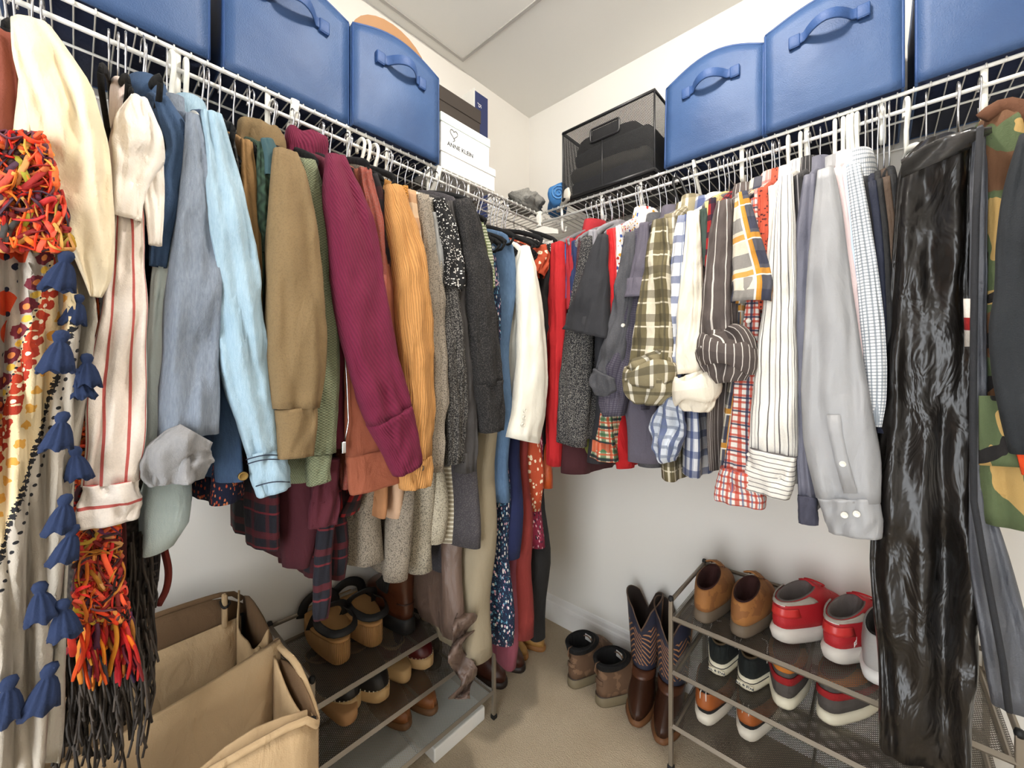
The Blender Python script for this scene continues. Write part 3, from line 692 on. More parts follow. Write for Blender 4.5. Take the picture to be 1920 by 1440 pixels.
garment(L,'rust_sweater','rust pink heather sweater next to the corduroy shirt',fab('rust heather wool',(156,86,72),heather=.25),s=[(684,316,12),(700,400,14),(712,490,11),(716,560,9)],u=.515,b=[(684,316,10),(690,600,10),(665,840,22),(655,916,20)],bu=.475,cat='sweater',wall_sleeve=False)
garment(L,'red_flannel','red and black flannel shirt with only its shoulder showing',plaid('red black flannel',(150,24,26),[(0,.05,.025,0,(18,18,26),.85),(1,.05,.025,0,(18,18,26),.85)]),s=[(697,328,10),(710,370,11),(720,430,10),(724,500,7)],u=.51,b=[(697,328,8),(700,600,8),(690,880,24),(665,968,34)],bu=.46,cat='shirt',wall_sleeve=False,poke=1)
CD=knit('tan corduroy',(202,154,98),.0042,.01,'rib',.10)
g=garment(L,'corduroy_shirt','tan orange corduroy shirt with buttoned cuff',CD,s=[(738,348,14),(752,420,26),(768,500,30),(777,610,32),(784,720,27),(781,820,26),(780,858,26)],c=[(780,857,27),(779,885,28),(778,913,26)],u=.525,th=.03,b=[(730,352,12),(736,450,20),(748,560,16),(760,700,12)],bu=.50,collar='crew',fold=.13)
button(L,791,878,.552,.006,g,BTND)
garment(L,'mustard_knit','mustard yellow knit top beside the corduroy shirt',knit('mustard knit',(202,150,80),.008,.006,'waffle'),s=[(756,350,8),(764,390,9),(772,450,8)],u=.505,cat='top',hang='white',wall_sleeve=False)
garment(L,'checked_cream_shirt','cream shirt with broad tan check next to corduroy',plaid('cream and tan check',(232,216,192),[(1,.06,.028,0,(182,134,92),.7),(0,.07,.03,0,(200,160,120),.5)]),s=[(770,358,9),(780,440,11),(790,540,11),(795,640,9)],u=.51,hang='white',wall_sleeve=False)
garment(L,'cream_blouse','plain cream blouse edge beside the grey heather sweater',fab('cream crepe',(232,218,196)),s=[(782,362,9),(792,470,10),(802,600,10),(806,740,9),(808,790,8)],u=.505,cat='blouse',hang='white',b=[(782,362,8),(775,700,10),(755,850,20),(750,975,20)],bu=.47,bodymat=fab('blush crepe',(206,176,150)))
HG=fab('grey beige heather knit',(158,148,134),heather=.55)
garment(L,'heather_sweater','grey beige heather sweater with long narrow sleeve',HG,s=[(792,366,11),(804,460,13),(815,590,16),(824,720,14),(820,810,12),(815,885,12)],u=.515,cat='sweater',b=[(792,366,10),(790,700,14),(765,960,26),(760,1092,28)],bu=.465)
garment(L,'ribbed_grey_top','fine grey white ribbed top behind the heather sweater',knit('grey white rib',(184,178,168),.006,.006,'waffle'),s=[(806,372,8),(816,440,8),(826,540,9),(832,640,7)],u=.505,cat='top',b=[(806,372,8),(808,700,10),(808,900,26),(808,1075,24)],bu=.455,bodymat=fab('light grey boucle',(176,168,152),heather=.6),wall_sleeve=False)
garment(L,'pale_grey_blouse','pale grey blouse sleeve beside the black dotted top',fab('pale grey jersey',(168,168,166)),s=[(814,400,8),(824,470,9),(832,560,8),(832,640,6)],u=.51,cat='blouse',wall_sleeve=False,b=[(814,400,7),(825,800,10),(832,950,28),(830,1020,26)],bu=.46,bodymat=fab('cream boucle',(190,182,164),heather=.5))
DOT=floral('black with white dots',(24,23,25),[(226,222,216)],190,.30)
garment(L,'dotted_top','black top with small white dots and flared short sleeve',DOT,s=[(822,372,10),(836,420,14),(846,480,16),(850,520,17),(849,542,15)],u=.52,cat='top',fold=.18,b=[(822,372,8),(852,800,12),(868,900,14),(870,1018,14)],bu=.47,bodymat=plaid('beige fine stripe',(168,158,138),[(1,.012,.005,0,(226,220,204),.9)]))
garment(L,'charcoal_cardigan','charcoal rib-knit cardigan sleeve under the dotted top',knit('charcoal rib',(58,55,54),.006,.02,'rib',.3,.25),s=[(832,382,9),(840,500,12),(847,620,18),(854,740,17),(852,868,16)],u=.512,cat='cardigan')
garment(L,'graphite_blouse','smooth graphite grey blouse between two dark cardigans',fab('graphite crepe',(76,73,72)),s=[(844,378,9),(858,480,11),(870,640,13),(876,780,14),(873,884,15)],u=.508,cat='blouse')
FZ=fab('black fuzzy wool',(40,38,38),.98,.35,.9,220,heather=.18)
garment(L,'fuzzy_cardigan','long black fuzzy wool cardigan with turned cuff',FZ,s=[(866,374,13),(884,450,21),(899,560,24),(908,660,25),(914,720,23)],c=[(914,716,24),(919,760,21),(921,808,18)],u=.525,th=.034,cat='cardigan',b=[(860,385,12),(880,600,16),(893,800,20),(897,930,17),(898,1026,16)],bodymat=fab('dark slub knit',(74,70,74),heather=.2),fold=.1)
garment(L,'black_wool_coat','dull black wool garment pressed beside the fuzzy cardigan',fab('dull black wool',(34,33,33)),s=[(880,384,9),(896,470,11),(912,560,10)],u=.515,cat='garment',wall_sleeve=False,poke=1)
garment(L,'olive_blouse','olive green blouse strip beside black velvet hangers',fab('olive satin',(112,118,62)),s=[(892,414,7),(902,460,8),(912,520,8),(918,580,6)],u=.512,cat='blouse',wall_sleeve=False,poke=1)
garment(L,'green_striped_top','green and white fine striped top strip by the velvet hangers',plaid('green white stripe',(206,208,188),[(1,.008,.004,0,(110,124,80),.9)]),s=[(904,418,6),(914,470,7),(922,540,5)],u=.512,cat='top',wall_sleeve=False,poke=1)
garment(L,'dark_tank','dark grey tank top hanging by the khaki trousers',fab('dark grey jersey',(62,58,58)),b=[(914,520,9),(922,545,12),(926,580,9),(918,760,9)],bu=.50,cat='tank top',poke=1)
garment(L,'khaki_trousers','long khaki trousers hanging down to the shoe rack',fab('khaki cotton',(156,145,124),wr=.7),b=[(918,548,8),(926,640,14),(926,760,20),(922,900,27),(917,1060,33),(913,1180,36),(912,1236,37)],bu=.50,cat='trousers',poke=1)
garment(L,'navy_floral_dress','long navy dress with white and blue flowers',floral('navy white flowers',(22,40,74),[(226,224,220),(214,176,186),(120,168,190)],75,.34,(52,120,140)),b=[(926,462,9),(938,560,12),(946,700,11),(954,900,14),(959,1080,16),(961,1210,16)],bu=.485,cat='dress',poke=1)
DV=denim('washed blue denim',(62,88,118),(122,148,174),.6)
garment(L,'denim_vest','washed blue denim vest dress with frayed armholes',DV,b=[(950,440,10),(962,470,18),(964,540,16),(958,620,15),(952,760,15),(952,944,15)],bu=.505,cat='vest',wall_sleeve=False,neck=1.63,poke=1)
garment(L,'navy_velvet_dress','plain navy dress hanging under the white blazer sleeve',fab('navy velvet',(30,42,86)),b=[(976,462,9),(982,560,10),(975,780,18),(972,920,21),(972,1050,21)],bu=.49,cat='dress',poke=1)
g=garment(L,'white_blazer','white blazer with three covered buttons on its sleeve',fab('white suiting',(240,236,224),wr=.5,bump=.2),s=[(985,462,6),(988,520,15),(994,610,21),(997,690,25),(992,760,27),(981,826,27)],u=.52,th=.03,cat='blazer',fold=.06)
for py,px in ((770,985),(783,983),(797,981)): button(L,px,py,.552,.006,g,fab('white suiting button',(236,231,218)))
garment(L,'maroon_long_dress','rust red long dress near the corner of the closet',fab('rust red crepe',(138,56,50)),b=[(992,470,7),(990,700,10),(990,880,14),(993,1030,16),(997,1120,20),(992,1196,18)],bu=.48,cat='dress')
garment(L,'mauve_dress','mauve pink long dress whose hem nearly reaches the floor',fab('mauve crepe',(140,78,92)),b=[(986,480,6),(975,800,10),(968,1100,15),(966,1256,17)],bu=.455,cat='dress')
CF=floral('coral with cream flowers',(186,88,54),[(236,222,196)],48,.30)
g=garment(L,'coral_dress','coral tiered dress with cream flowers and ruffled hem',CF,s=[(1008,462,9),(1014,486,12),(1008,516,9)],b=[(1002,468,7),(1004,700,9),(1006,830,11),(1013,900,15),(1014,960,12)],u=.49,cat='dress',wall_sleeve=False,poke=1)
garment(L,'magenta_pattern_skirt','magenta and navy patterned skirt under the coral dress',floral('magenta pattern',(140,40,72),[(28,30,56),(226,190,196),(28,30,56)],80,.38),b=[(1008,490,6),(1010,800,8),(1013,960,13),(1014,1028,13)],bu=.472,cat='skirt')
garment(L,'orange_satin_blouse','burnt orange satin blouse in the corner by the black dress',fab('burnt orange satin',(188,92,40),.45),b=[(1018,476,6),(1020,700,8),(1024,800,12),(1030,916,12)],bu=.478,cat='blouse')
garment(L,'black_long_dress','black long dress in the corner with uneven hem',fab('black crepe',(28,26,27)),s=[(1016,462,10),(1024,560,12),(1026,640,12),(1024,700,12)],b=[(1018,470,8),(1022,700,12),(1022,950,20),(1028,1080,22),(1020,1198,16)],u=.48,cat='dress',wall_sleeve=False)
garment(L,'black_print_blouse','black and white print blouse in the corner',floral('black white print',(206,202,196),[(50,50,52)],60,.38),s=[(1030,452,7),(1036,480,9),(1038,520,6)],u=.47,cat='blouse',wall_sleeve=False)
# lower layers seen beneath the front sleeves
DP=plaid('navy and dark red plaid',(22,22,40),[(0,.055,.014,0,(96,20,34),.6),(1,.07,.014,0,(110,22,36),.65),(1,.07,.004,.04,(150,40,50),.6)])
garment(L,'dark_plaid_shirt','dark navy and red plaid shirt hanging below the sage sweater',DP,b=[(510,300,8),(500,700,12),(508,930,22),(512,1038,20)],bu=.44,cat='shirt')
g=garment(L,'maroon_blouse','dark maroon blouse with a slanted hem under the sage sweater',fab('maroon crepe',(84,24,40)),b=[(560,300,8),(560,700,14),(578,920,44),(590,985,42),(575,1068,20)],bu=.45,cat='blouse')
tubepart('sleeve',L,[(612,860,22),(610,930,26),(606,985,27)],.475,.02,fab('maroon jersey',(92,28,46)),g,.16,4.1)
g=garment(L,'plaid_flannel_dress','navy flannel with red plaid and a long hanging tie',DP,b=[(600,320,8),(610,700,14),(626,920,28),(636,1020,28),(634,1088,22)],bu=.435,cat='shirt')
tubepart('tie_belt',L,[(614,960,14),(606,1050,16),(604,1120,17),(602,1160,13)],.45,.012,DP,g,.1,9.2)
g=garment(L,'grey_knit_cardigan','grey marled knit cardigan with hanging sleeve under the corduroy shirt',HG,b=[(700,330,8),(700,800,16),(698,960,36),(702,1060,38)],bu=.435,cat='cardigan')
garment(L,'blush_shirt','peach beige shirt whose narrow sleeve ends show below the brick hem',fab('peach twill',(178,132,94)),b=[(715,340,8),(720,800,9),(726,920,12),(722,970,11)],bu=.46,cat='shirt')
SAT=fab('brown satin',(116,98,88),.4,wr=1.2)
g=garment(L,'ruffled_satin_dress','taupe brown satin dress with a cascading ruffle above the shoe rack',SAT,b=[(872,400,7),(868,800,10),(864,1000,16),(862,1130,18),(866,1200,16)],bu=.47,cat='dress')
m=MB(); P=[]
for i in range(15):
    f=i/14; row=[]
    for j in range(7):
        a=j/6-.5; row.append(at(L,866+10*math.sin(f*9+1)+a*(34+16*math.sin(f*13)),1150+160*f,.485+.022*math.sin(f*19+a*5)))
    P.append(row)
m.sheet(P,.003); m.build('ruffle',SAT,g)
garment(L,'slate_top','slate grey slub top behind the fuzzy cardigan hem',fab('slate slub',(66,64,72),heather=.2),b=[(846,390,7),(848,800,10),(850,950,18),(848,1075,16)],bu=.44,cat='top')

# ------------------------------------------------------------------ clothes on the back rail, corner to right
Q='R'
def G(name,label,mat,**k): k.setdefault('hang','grey'); return garment(Q,name,label,mat,**k)
RED=fab('red jersey',(186,38,44))
G('red_jacket','long red zip jacket in the corner of the back rail',RED,s=[(1046,456,11),(1046,520,14),(1044,620,15),(1042,740,15),(1038,872,12)],cat='jacket',fold=.1,u=.49)
G('blue_tee','bright blue T-shirt strip beside the red jacket',fab('bright blue',(40,120,180)),s=[(1060,458,5),(1062,500,6),(1064,560,5)],cat='T-shirt',u=.48,wall_sleeve=False)
G('crimson_polo','crimson polo shirt strip next to the blue T-shirt',fab('crimson pique',(170,44,54)),s=[(1068,448,6),(1070,500,7),(1070,580,6)],cat='polo shirt',u=.485,wall_sleeve=False,collar='shirt')
G('navy_tee','navy T-shirt strip near the corner of the back rail',fab('navy jersey',(52,66,104)),s=[(1078,452,6),(1078,510,7),(1076,590,6)],cat='T-shirt',u=.485,wall_sleeve=False)
G('maroon_tee','dark maroon T-shirt whose hem hangs below the charcoal knit',fab('dark maroon',(84,40,46)),b=[(1086,450,6),(1080,600,10),(1066,800,24),(1062,888,25)],bu=.475,cat='T-shirt')
G('heather_wine_knit','wine and black heather knit beside the charcoal sleeve',fab('wine heather',(88,48,54),heather=.4),s=[(1092,446,7),(1090,510,9),(1084,600,8)],u=.49,cat='sweater',wall_sleeve=False)
CK=knit('charcoal marl knit',(54,54,58),.005,.012,'rib',.3,.3)
G('charcoal_knit','charcoal marl knit sweater with straight sleeve above the maroon hem',CK,s=[(1102,444,9),(1096,520,16),(1086,620,24),(1078,720,27),(1070,832,27)],u=.505,cat='sweater',fold=.08)
G('light_grey_tee','light grey T-shirt shoulder strip on the back rail',fab('light grey jersey',(158,156,160)),s=[(1112,432,7),(1108,480,9),(1102,540,8)],u=.50,cat='T-shirt',wall_sleeve=False)
G('lime_tee','olive lime T-shirt hem between maroon and black shirts',fab('olive lime',(140,142,74)),b=[(1104,446,5),(1096,700,7),(1090,820,9),(1086,856,9)],bu=.46,cat='T-shirt')
CT=fab('charcoal jersey',(58,58,62),wr=.7)
G('charcoal_tee','charcoal black T-shirt with wide flared short sleeve',CT,s=[(1130,440,9),(1121,490,18),(1111,550,29),(1103,605,38),(1099,626,43)],u=.53,th=.04,cat='T-shirt',fold=.1,b=[(1128,442,9),(1122,600,20),(1118,760,22),(1110,868,28)],bu=.49,collar='crew')
G('scarlet_tee','scarlet red T-shirt peeking behind the charcoal sleeve',fab('scarlet',(196,36,42)),s=[(1144,430,6),(1146,500,8),(1144,580,8),(1140,640,7)],u=.505,cat='T-shirt',wall_sleeve=False,b=[(1144,430,6),(1150,700,10),(1160,880,14)],bu=.46)
G('salmon_tee','salmon red T-shirt strip beside the scarlet one',fab('salmon red',(206,74,74)),s=[(1153,428,5),(1156,480,6),(1156,540,5)],u=.50,cat='T-shirt',wall_sleeve=False)
G('confetti_shirt','white shirt with multicoloured paisley print strip',floral('confetti print',(226,220,216),[(186,60,50),(60,88,150),(206,160,60)],70,.36),s=[(1160,424,6),(1163,470,7),(1162,540,6)],u=.505,wall_sleeve=False,collar='shirt')
CG=fab('grey chambray',(92,92,96),heather=.12)
g=G('chambray_shirt','dark grey chambray shirt with button tab and rolled cuff',CG,s=[(1182,436,9),(1177,500,15),(1167,580,20),(1154,650,23),(1140,705,23)],c=[(1140,700,24),(1132,722,26),(1128,742,14)],cuffname='rolled_cuff',u=.515,collar='shirt',b=[(1182,440,8),(1180,700,20),(1200,800,30),(1210,876,34)],bu=.47)
button(Q,1168,610,.545,.005,g)
G('green_check_shirt','green orange and navy small check shirt cuff below the black tee',plaid('green orange check',(222,214,190),[(0,.022,.008,0,(60,110,70),.75),(1,.022,.008,0,(60,110,70),.75),(0,.022,.005,.011,(200,90,50),.8),(1,.022,.005,.011,(200,90,50),.8),(1,.044,.007,.02,(30,36,64),.8)]),s=[(1150,440,5),(1144,600,8),(1138,740,9),(1136,800,12),(1131,860,23)],u=.485,wall_sleeve=False)
PU=fab('purple grey cotton',(112,107,118),heather=.06)
G('purple_tee','purple grey short-sleeved shirt with open sleeve end',PU,s=[(1208,418,8),(1205,470,13),(1199,525,20),(1196,558,24)],u=.53,th=.034,collar='shirt',fold=.1,b=[(1206,424,8),(1200,600,15),(1176,720,30),(1186,800,38),(1190,868,38)],bu=.495)
PU2=plaid('purple fine check',(100,96,107),[(0,.006,.002,0,(70,64,82),.7),(1,.006,.002,0,(70,64,82),.7)])
G('purple_check_shirt','purple grey fine check shirt with drooping sleeve below chambray cuff',PU2,s=[(1196,430,6),(1190,560,10),(1178,630,18),(1160,690,26),(1150,745,28),(1152,780,18)],u=.51,fold=.18,wall_sleeve=False)
OP=plaid('olive and cream plaid',(128,118,88),[(0,.05,.013,0,(228,220,200),.9),(1,.06,.02,0,(92,84,62),.6),(1,.06,.004,.03,(232,224,204),.8),(0,.05,.006,.028,(84,78,60),.7)])
OPR=plaid('olive plaid roll',(150,140,112),[(0,.034,.008,0,(232,226,210),.9),(1,.03,.008,0,(86,80,62),.6)])
def rolled(px,py,w,h,mat,parent,u,seed,tilt=0):
    C=[(px-h*.05+tilt*-.5,py-h*.5,w*.74),(px-tilt*.3,py-h*.34,w*.98),(px,py-h*.02,w*1.0),(px+tilt*.3,py+h*.26,w*.86),(px+tilt*.45,py+h*.44,w*.55)]
    o=tubepart('rolled_cuff',Q,C,u,.046,mat,parent,.2,seed,20)
    t,z=pix(Q,px,py-h*.12,u); a=abs(pix(Q,px+w,py,u)[0]-t); m=MB(); rings=[];uvs=[]
    sl=math.radians(-14 if seed>12 else 10)
    for i in range(29):
        q=2*PI*i/28; ce=W3(Q,u+.046*math.sin(q),t+a*.98*math.cos(q),z+a*.98*math.cos(q)*math.tan(sl)); o1=W3(Q,math.sin(q),math.cos(q),0)
        rings.append([ce+o1*(.009*math.cos(p))+Vector((0,0,1))*(.030*math.sin(p)*(1+.25*math.sin(3*q+seed))) for p in [2*PI*k/10 for k in range(10)]]); uvs.append([(i*.014,k*.008) for k in range(11)])
    m.loft(rings,uvs); m.build('cuff_fold',mat,o); return o
g=G('olive_plaid_shirt','olive and cream plaid shirt with rolled sleeve',OP,s=[(1238,412,12),(1233,480,22),(1228,560,30),(1224,640,34),(1220,690,36)],u=.53,th=.036,collar='shirt',b=[(1238,420,10),(1240,700,20),(1246,820,24),(1248,902,24)],bu=.475)
rolled(1217,716,46,96,OPR,[o for o in g.children if o.name.startswith('sleeve')][0],.54,11)
g=G('olive_plaid_spare','faded olive and white plaid shirt behind the rolled olive sleeve',plaid('faded olive plaid',(170,160,132),[(0,.04,.012,0,(232,226,212),.8),(1,.04,.012,0,(110,100,76),.5)]),s=[(1256,402,9),(1256,460,12),(1258,540,12),(1256,620,10)],u=.505,wall_sleeve=False,collar='shirt')
BW=plaid('blue and white plaid',(226,226,228),[(0,.05,.018,0,(70,88,136),.8),(1,.05,.018,0,(70,88,136),.65),(0,.05,.004,.03,(150,160,180),.8)])
g=G('blue_plaid_shirt','blue and white plaid shirt with crumpled turned cuff',BW,s=[(1282,404,10),(1275,470,16),(1268,560,18),(1262,660,18),(1262,760,18)],u=.515,b=[(1282,404,10),(1290,700,18),(1296,820,28),(1292,896,28)],bu=.485,collar='shirt',wall_sleeve=False)
tubepart('turned_cuff',Q,[(1268,745,16),(1258,775,24),(1252,805,30),(1250,850,24),(1254,866,14)],.53,.03,plaid('blue plaid inside',(206,210,216),[(0,.024,.008,0,(70,88,136),.8),(1,.024,.008,0,(120,130,150),.6)]),[o for o in g.children if o.name.startswith('sleeve')][0],.28,6.4)
WS=fab('ivory linen',(232,224,208),wr=1.2)
g=G('ivory_shirt','ivory linen shirt with loosely rolled cuff',WS,s=[(1300,396,11),(1298,470,17),(1296,560,22),(1292,650,26),(1296,700,28)],u=.525,th=.034,collar='shirt')
rolled(1306,738,40,76,WS,[o for o in g.children if o.name.startswith('sleeve')][0],.54,12)
G('forest_tee','dark green T-shirt strip beside the ivory shirt',fab('dark forest green',(76,92,84)),s=[(1318,392,7),(1320,440,9),(1320,500,8)],u=.505,cat='T-shirt',wall_sleeve=False)
G('yellow_print_shirt','pale yellow printed shirt collar strip on the back rail',floral('yellow print',(222,206,150),[(150,110,70)],80,.3),s=[(1327,378,5),(1330,430,6),(1330,480,5)],u=.50,wall_sleeve=False)
G('red_plaid_shirt','red and navy plaid shirt strip by the brown striped shirt',plaid('red navy plaid',(176,40,42),[(0,.04,.014,0,(24,28,56),.8),(1,.04,.014,0,(24,28,56),.8)]),s=[(1336,372,7),(1335,430,9),(1330,500,8),(1326,560,6)],u=.51,wall_sleeve=False,b=[(1336,372,6),(1340,700,8),(1350,860,9)],bu=.45)
ST=plaid('brown with white pinstripe',(106,96,92),[(0,.021,.0022,0,(232,226,218),.9)])
STR2=plaid('brown pinstripe roll',(100,90,86),[(0,.017,.002,0,(232,226,218),.9)])
g=G('brown_striped_shirt','grey brown pinstriped shirt with fat rolled cuff',ST,s=[(1358,376,13),(1352,450,22),(1345,540,28),(1343,610,28),(1346,660,30)],u=.53,th=.036,collar='shirt',b=[(1358,380,10),(1345,650,16),(1334,790,16),(1332,884,14)],bu=.50)
rolled(1362,674,52,96,STR2,[o for o in g.children if o.name.startswith('sleeve')][0],.552,13,20)
g=G('striped_roll_shirt','dark brown pinstriped shirt tab sleeve behind the yellow plaid sleeve',plaid('dark brown pinstripe',(88,78,74),[(0,.018,.002,0,(200,194,186),.8)]),s=[(1370,376,6),(1374,480,9),(1374,560,10),(1374,612,9)],u=.515,wall_sleeve=False)
YP=plaid('yellow navy plaid',(222,214,196),[(0,.075,.030,0,(34,44,78),.85),(1,.08,.030,.02,(34,44,78),.55),(0,.075,.008,.048,(216,158,50),.9),(1,.08,.014,.062,(216,158,50),.85),(1,.08,.003,.05,(240,236,226),.9),(0,.075,.003,.040,(240,236,226),.9)])
G('yellow_plaid_shirt','yellow white and navy plaid shirt with wide short sleeve',YP,s=[(1390,362,12),(1396,420,22),(1404,480,30),(1410,530,37),(1408,566,38)],u=.54,th=.042,collar='shirt',fold=.1,b=[(1390,370,10),(1380,600,14),(1366,740,20),(1358,830,22),(1354,890,18)],bu=.505)
RC=plaid('red blue small check',(232,226,218),[(0,.015,.005,0,(196,74,48),.8),(1,.015,.005,0,(196,74,48),.8),(0,.03,.004,.009,(44,52,88),.85),(1,.03,.004,.009,(44,52,88),.85)])
RC2=plaid('red blue small check cuff',(236,230,222),[(0,.015,.005,.003,(196,74,48),.8),(1,.015,.005,0,(196,74,48),.8),(0,.015,.003,.009,(90,110,150),.7)])
g=G('red_check_shirt','red blue and white small check shirt with flaring cuff',RC,s=[(1414,372,6),(1416,500,9),(1408,610,16),(1400,700,20),(1394,800,24),(1388,882,32)],c=[(1388,880,36),(1386,908,44),(1386,944,46)],cuffmat=RC2,u=.515,collar='shirt')
button(Q,1403,602,.533,.005,g)
G('coral_print_shirt','coral red fine print shirt strip with collar',floral('coral print',(196,96,70),[(90,40,40)],130,.3),s=[(1430,352,9),(1432,420,10),(1428,500,9),(1424,580,8)],u=.515,collar='shirt',wall_sleeve=False)
G('pink_plaid_shirt','pale pink and white plaid shirt strip beside the coral print',plaid('pink plaid',(226,206,198),[(0,.03,.01,0,(186,110,104),.6),(1,.03,.01,0,(186,110,104),.6)]),s=[(1421,356,7),(1424,420,8),(1422,500,7)],u=.51,collar='shirt',wall_sleeve=False)
G('cream_plain_shirt','off-white plain shirt behind the striped white shirt',fab('off white poplin',(226,220,210)),s=[(1450,348,9),(1448,440,12),(1444,540,12),(1440,640,10)],u=.51,collar='shirt',hang='white',wall_sleeve=False)
SW=plaid('white with charcoal stripes',(236,232,224),[(0,.013,.0018,0,(88,82,84),.9),(0,.026,.0012,.007,(150,140,140),.7)])
SWC=plaid('striped cuff',(234,230,222),[(1,.010,.0016,0,(88,82,84),.9)])
g=G('white_striped_shirt','white shirt with thin charcoal stripes and buttoned cuff',SW,s=[(1474,330,12),(1470,420,22),(1464,540,31),(1456,670,38),(1451,780,42),(1449,848,44)],c=[(1449,845,45),(1444,880,46),(1438,924,42)],cuffmat=SWC,u=.525,th=.032,collar='shirt',hang='white')
button(Q,1404,852,.545,.004,g); button(Q,1404,876,.545,.004,g)
G('black_pinstripe_shirt','black pinstriped shirt shoulder between white striped and lilac shirts',plaid('black pinstripe',(52,50,52),[(0,.012,.0014,0,(170,166,166),.8)]),s=[(1496,330,10),(1498,400,11),(1496,470,9),(1494,540,7)],u=.51,collar='shirt',wall_sleeve=False)
LI=fab('lilac grey poplin',(120,120,132),.6,wr=.7)
G('lilac_shirt','lilac grey dress shirt with dark cuff below',LI,s=[(1518,328,11),(1512,420,18),(1506,540,20),(1500,660,18),(1500,740,17),(1508,860,15),(1514,930,17)],c=[(1514,930,18),(1515,960,19),(1516,982,18)],cuffmat=fab('dark lilac cuff',(84,84,98)),u=.515,collar='shirt')
GS=fab('silver grey poplin',(168,168,169),.5,.05,.2,700,.55)
g=G('silver_shirt','silver grey dress shirt with two buttons on its cuff',GS,s=[(1548,318,15),(1551,400,28),(1553,520,42),(1558,650,54),(1566,760,64),(1578,860,68),(1588,935,60)],c=[(1588,930,60),(1596,960,57),(1603,1001,52)],u=.54,th=.034,collar='shirt',hang='white',fold=.10)
slv=[o for o in g.children if o.name.startswith('sleeve')][0]
for px,py in ((1583,966),(1606,964)): button(Q,px,py,.578,.0055,g)
button(Q,1580,870,.577,.0052,g)
m=MB(); m.sheet([[at(Q,px+dx,py,.5755) for dx in (0,9,18,26)] for px,py in ((1550,778),(1554,815),(1566,870),(1582,925))],.0016); m.build('sleeve_placket',GS,slv)
for i,(nm,lb,mt,x) in enumerate((('pink_dress_shirt','pale pink dress shirt edge beside the silver shirt',fab('pale pink poplin',(226,206,204),.6),1568),('blue_dress_shirt','pale blue dress shirt edge, second right of the silver shirt',fab('pale blue poplin',(196,208,226),.6),1580),('white_dress_shirt','white dress shirt edge beside the pale blue one',fab('white poplin',(232,234,240),.6),1590))):
    G(nm,lb,mt,s=[(x,316+2*i,11),(x+12,420,14),(x+28,540,16),(x+40,660,14),(x+44,760-20*i,11)],u=.522-.003*i,collar='shirt',hang='white',wall_sleeve=False,fold=.06)
G('gingham_shirt','white shirt with tiny grey gingham check next to navy suit',plaid('tiny grey gingham',(236,236,236),[(0,.006,.002,0,(130,140,150),.7),(1,.006,.002,0,(130,140,150),.7)]),s=[(1600,310,13),(1612,400,18),(1626,520,22),(1638,640,22),(1644,740,18),(1644,800,10)],u=.525,collar='shirt',hang='white',b=[(1600,312,10),(1630,700,16),(1644,860,12),(1648,930,8)],bu=.49)
NV=fab('dark navy suiting',(30,36,56),.7)
for i,(nm,lb,rgb,x,yb) in enumerate((('charcoal_suit','charcoal suit jacket edge right of the gingham shirt',(48,48,52),1618,770),('navy_suit','dark navy suit jacket edge right of the gingham shirt',(30,38,62),1634,812),('black_suit','black suit jacket edge left of the brown trousers',(24,24,26),1646,800),('brown_trousers','brown trousers strip between black suits and plastic bag',(92,74,58),1660,640),('black_trousers','black trousers squeezed against the plastic garment bag',(22,22,24),1672,900))):
    G(nm,lb,fab('suit '+nm,rgb,.75),s=[(x,345-4*i,9),(x+10,440,11),(x+16,560,12),(x+18,680,11),(x+18,yb,9)],u=.515-.004*i,hang='velvet',cat='suit' if 'suit' in nm else 'trousers',wall_sleeve=False,fold=.05)
# black plastic garment bag
n=NT('black glossy plastic film'); mp=n.node('ShaderNodeMapping'); n.t.links.new(n.obj(),mp.inputs[0]); mp.inputs['Scale'].default_value=(1,1,.5); mp.inputs['Rotation'].default_value=(0,.35,0); cn=n.noise(15,3,mp.outputs[0],1.4,.5); cn2=n.noise(48,2,mp.outputs[0],1.0)
BAGM=n.done(lin((26,23,21)),.3,0,n.bump(cn2,.22,.005,n.bump(cn,.42,.025)))
def bigbag(name,label,side,path,u,th,mat,fold,cat='garment bag',shoulder=True,n_=40,hook=True):
    t0,z0=pix(side,path[0][0],path[0][1],u); root=thing(name,label,cat,W3(side,u,t0,pix(side,path[-1][0],path[-1][1],u)[1]))
    C=[]
    for p in path:
        t,z=pix(side,p[0],p[1],u); ta,_=pix(side,p[0]-p[2],p[1],u); tb,_=pix(side,p[0]+p[2],p[1],u); C.append((t,z,(tb-ta)/2 if side=='R' else abs(tb-ta)/2,u-(p[3] if len(p)>3 else 0)))
    C=[tuple(v) for v in smoothpath4(C,n_)]
    rg,uv=ell_rings(side,C,th,fold,5.5,56); 
    for r_ in rg:
        for p in r_:
            d=.012*noise.noise(Vector((p.x*17+2*p.z,p.y*17,p.z*11)))+.006*noise.noise(Vector((p.x*45,p.y*45+3*p.z,p.z*30))); p+=W3(side,1,0,0)*d
    m=MB(); m.loft(rg,uv,True,True); m.build('bag_body',mat,root); return root
g=bigbag('plastic_garment_bag','long wrinkled black plastic garment bag hanging to the floor',Q,[(1762,262,40),(1756,285,66),(1748,340,78),(1744,450,82),(1742,600,84),(1738,760,84),(1734,920,90),(1728,1060,98),(1726,1200,94),(1730,1420,88)],.50,.085,BAGM,.22)
m=MB(); P=[]
for i in range(9):
    f=i/8; P.append([at(Q,1690+170*f*1.0-0*a,300-62*f+a*(34-12*f)-14*math.sin(PI*f)*(1-a),.575-.03*a+.012*math.sin(9*f+4*a)) for a in [k/6 for k in range(7)]])
m.sheet(P,.002); m.build('shoulder_flap',plain('grey plastic film',(70,68,66),.25,0,.6,60),g)
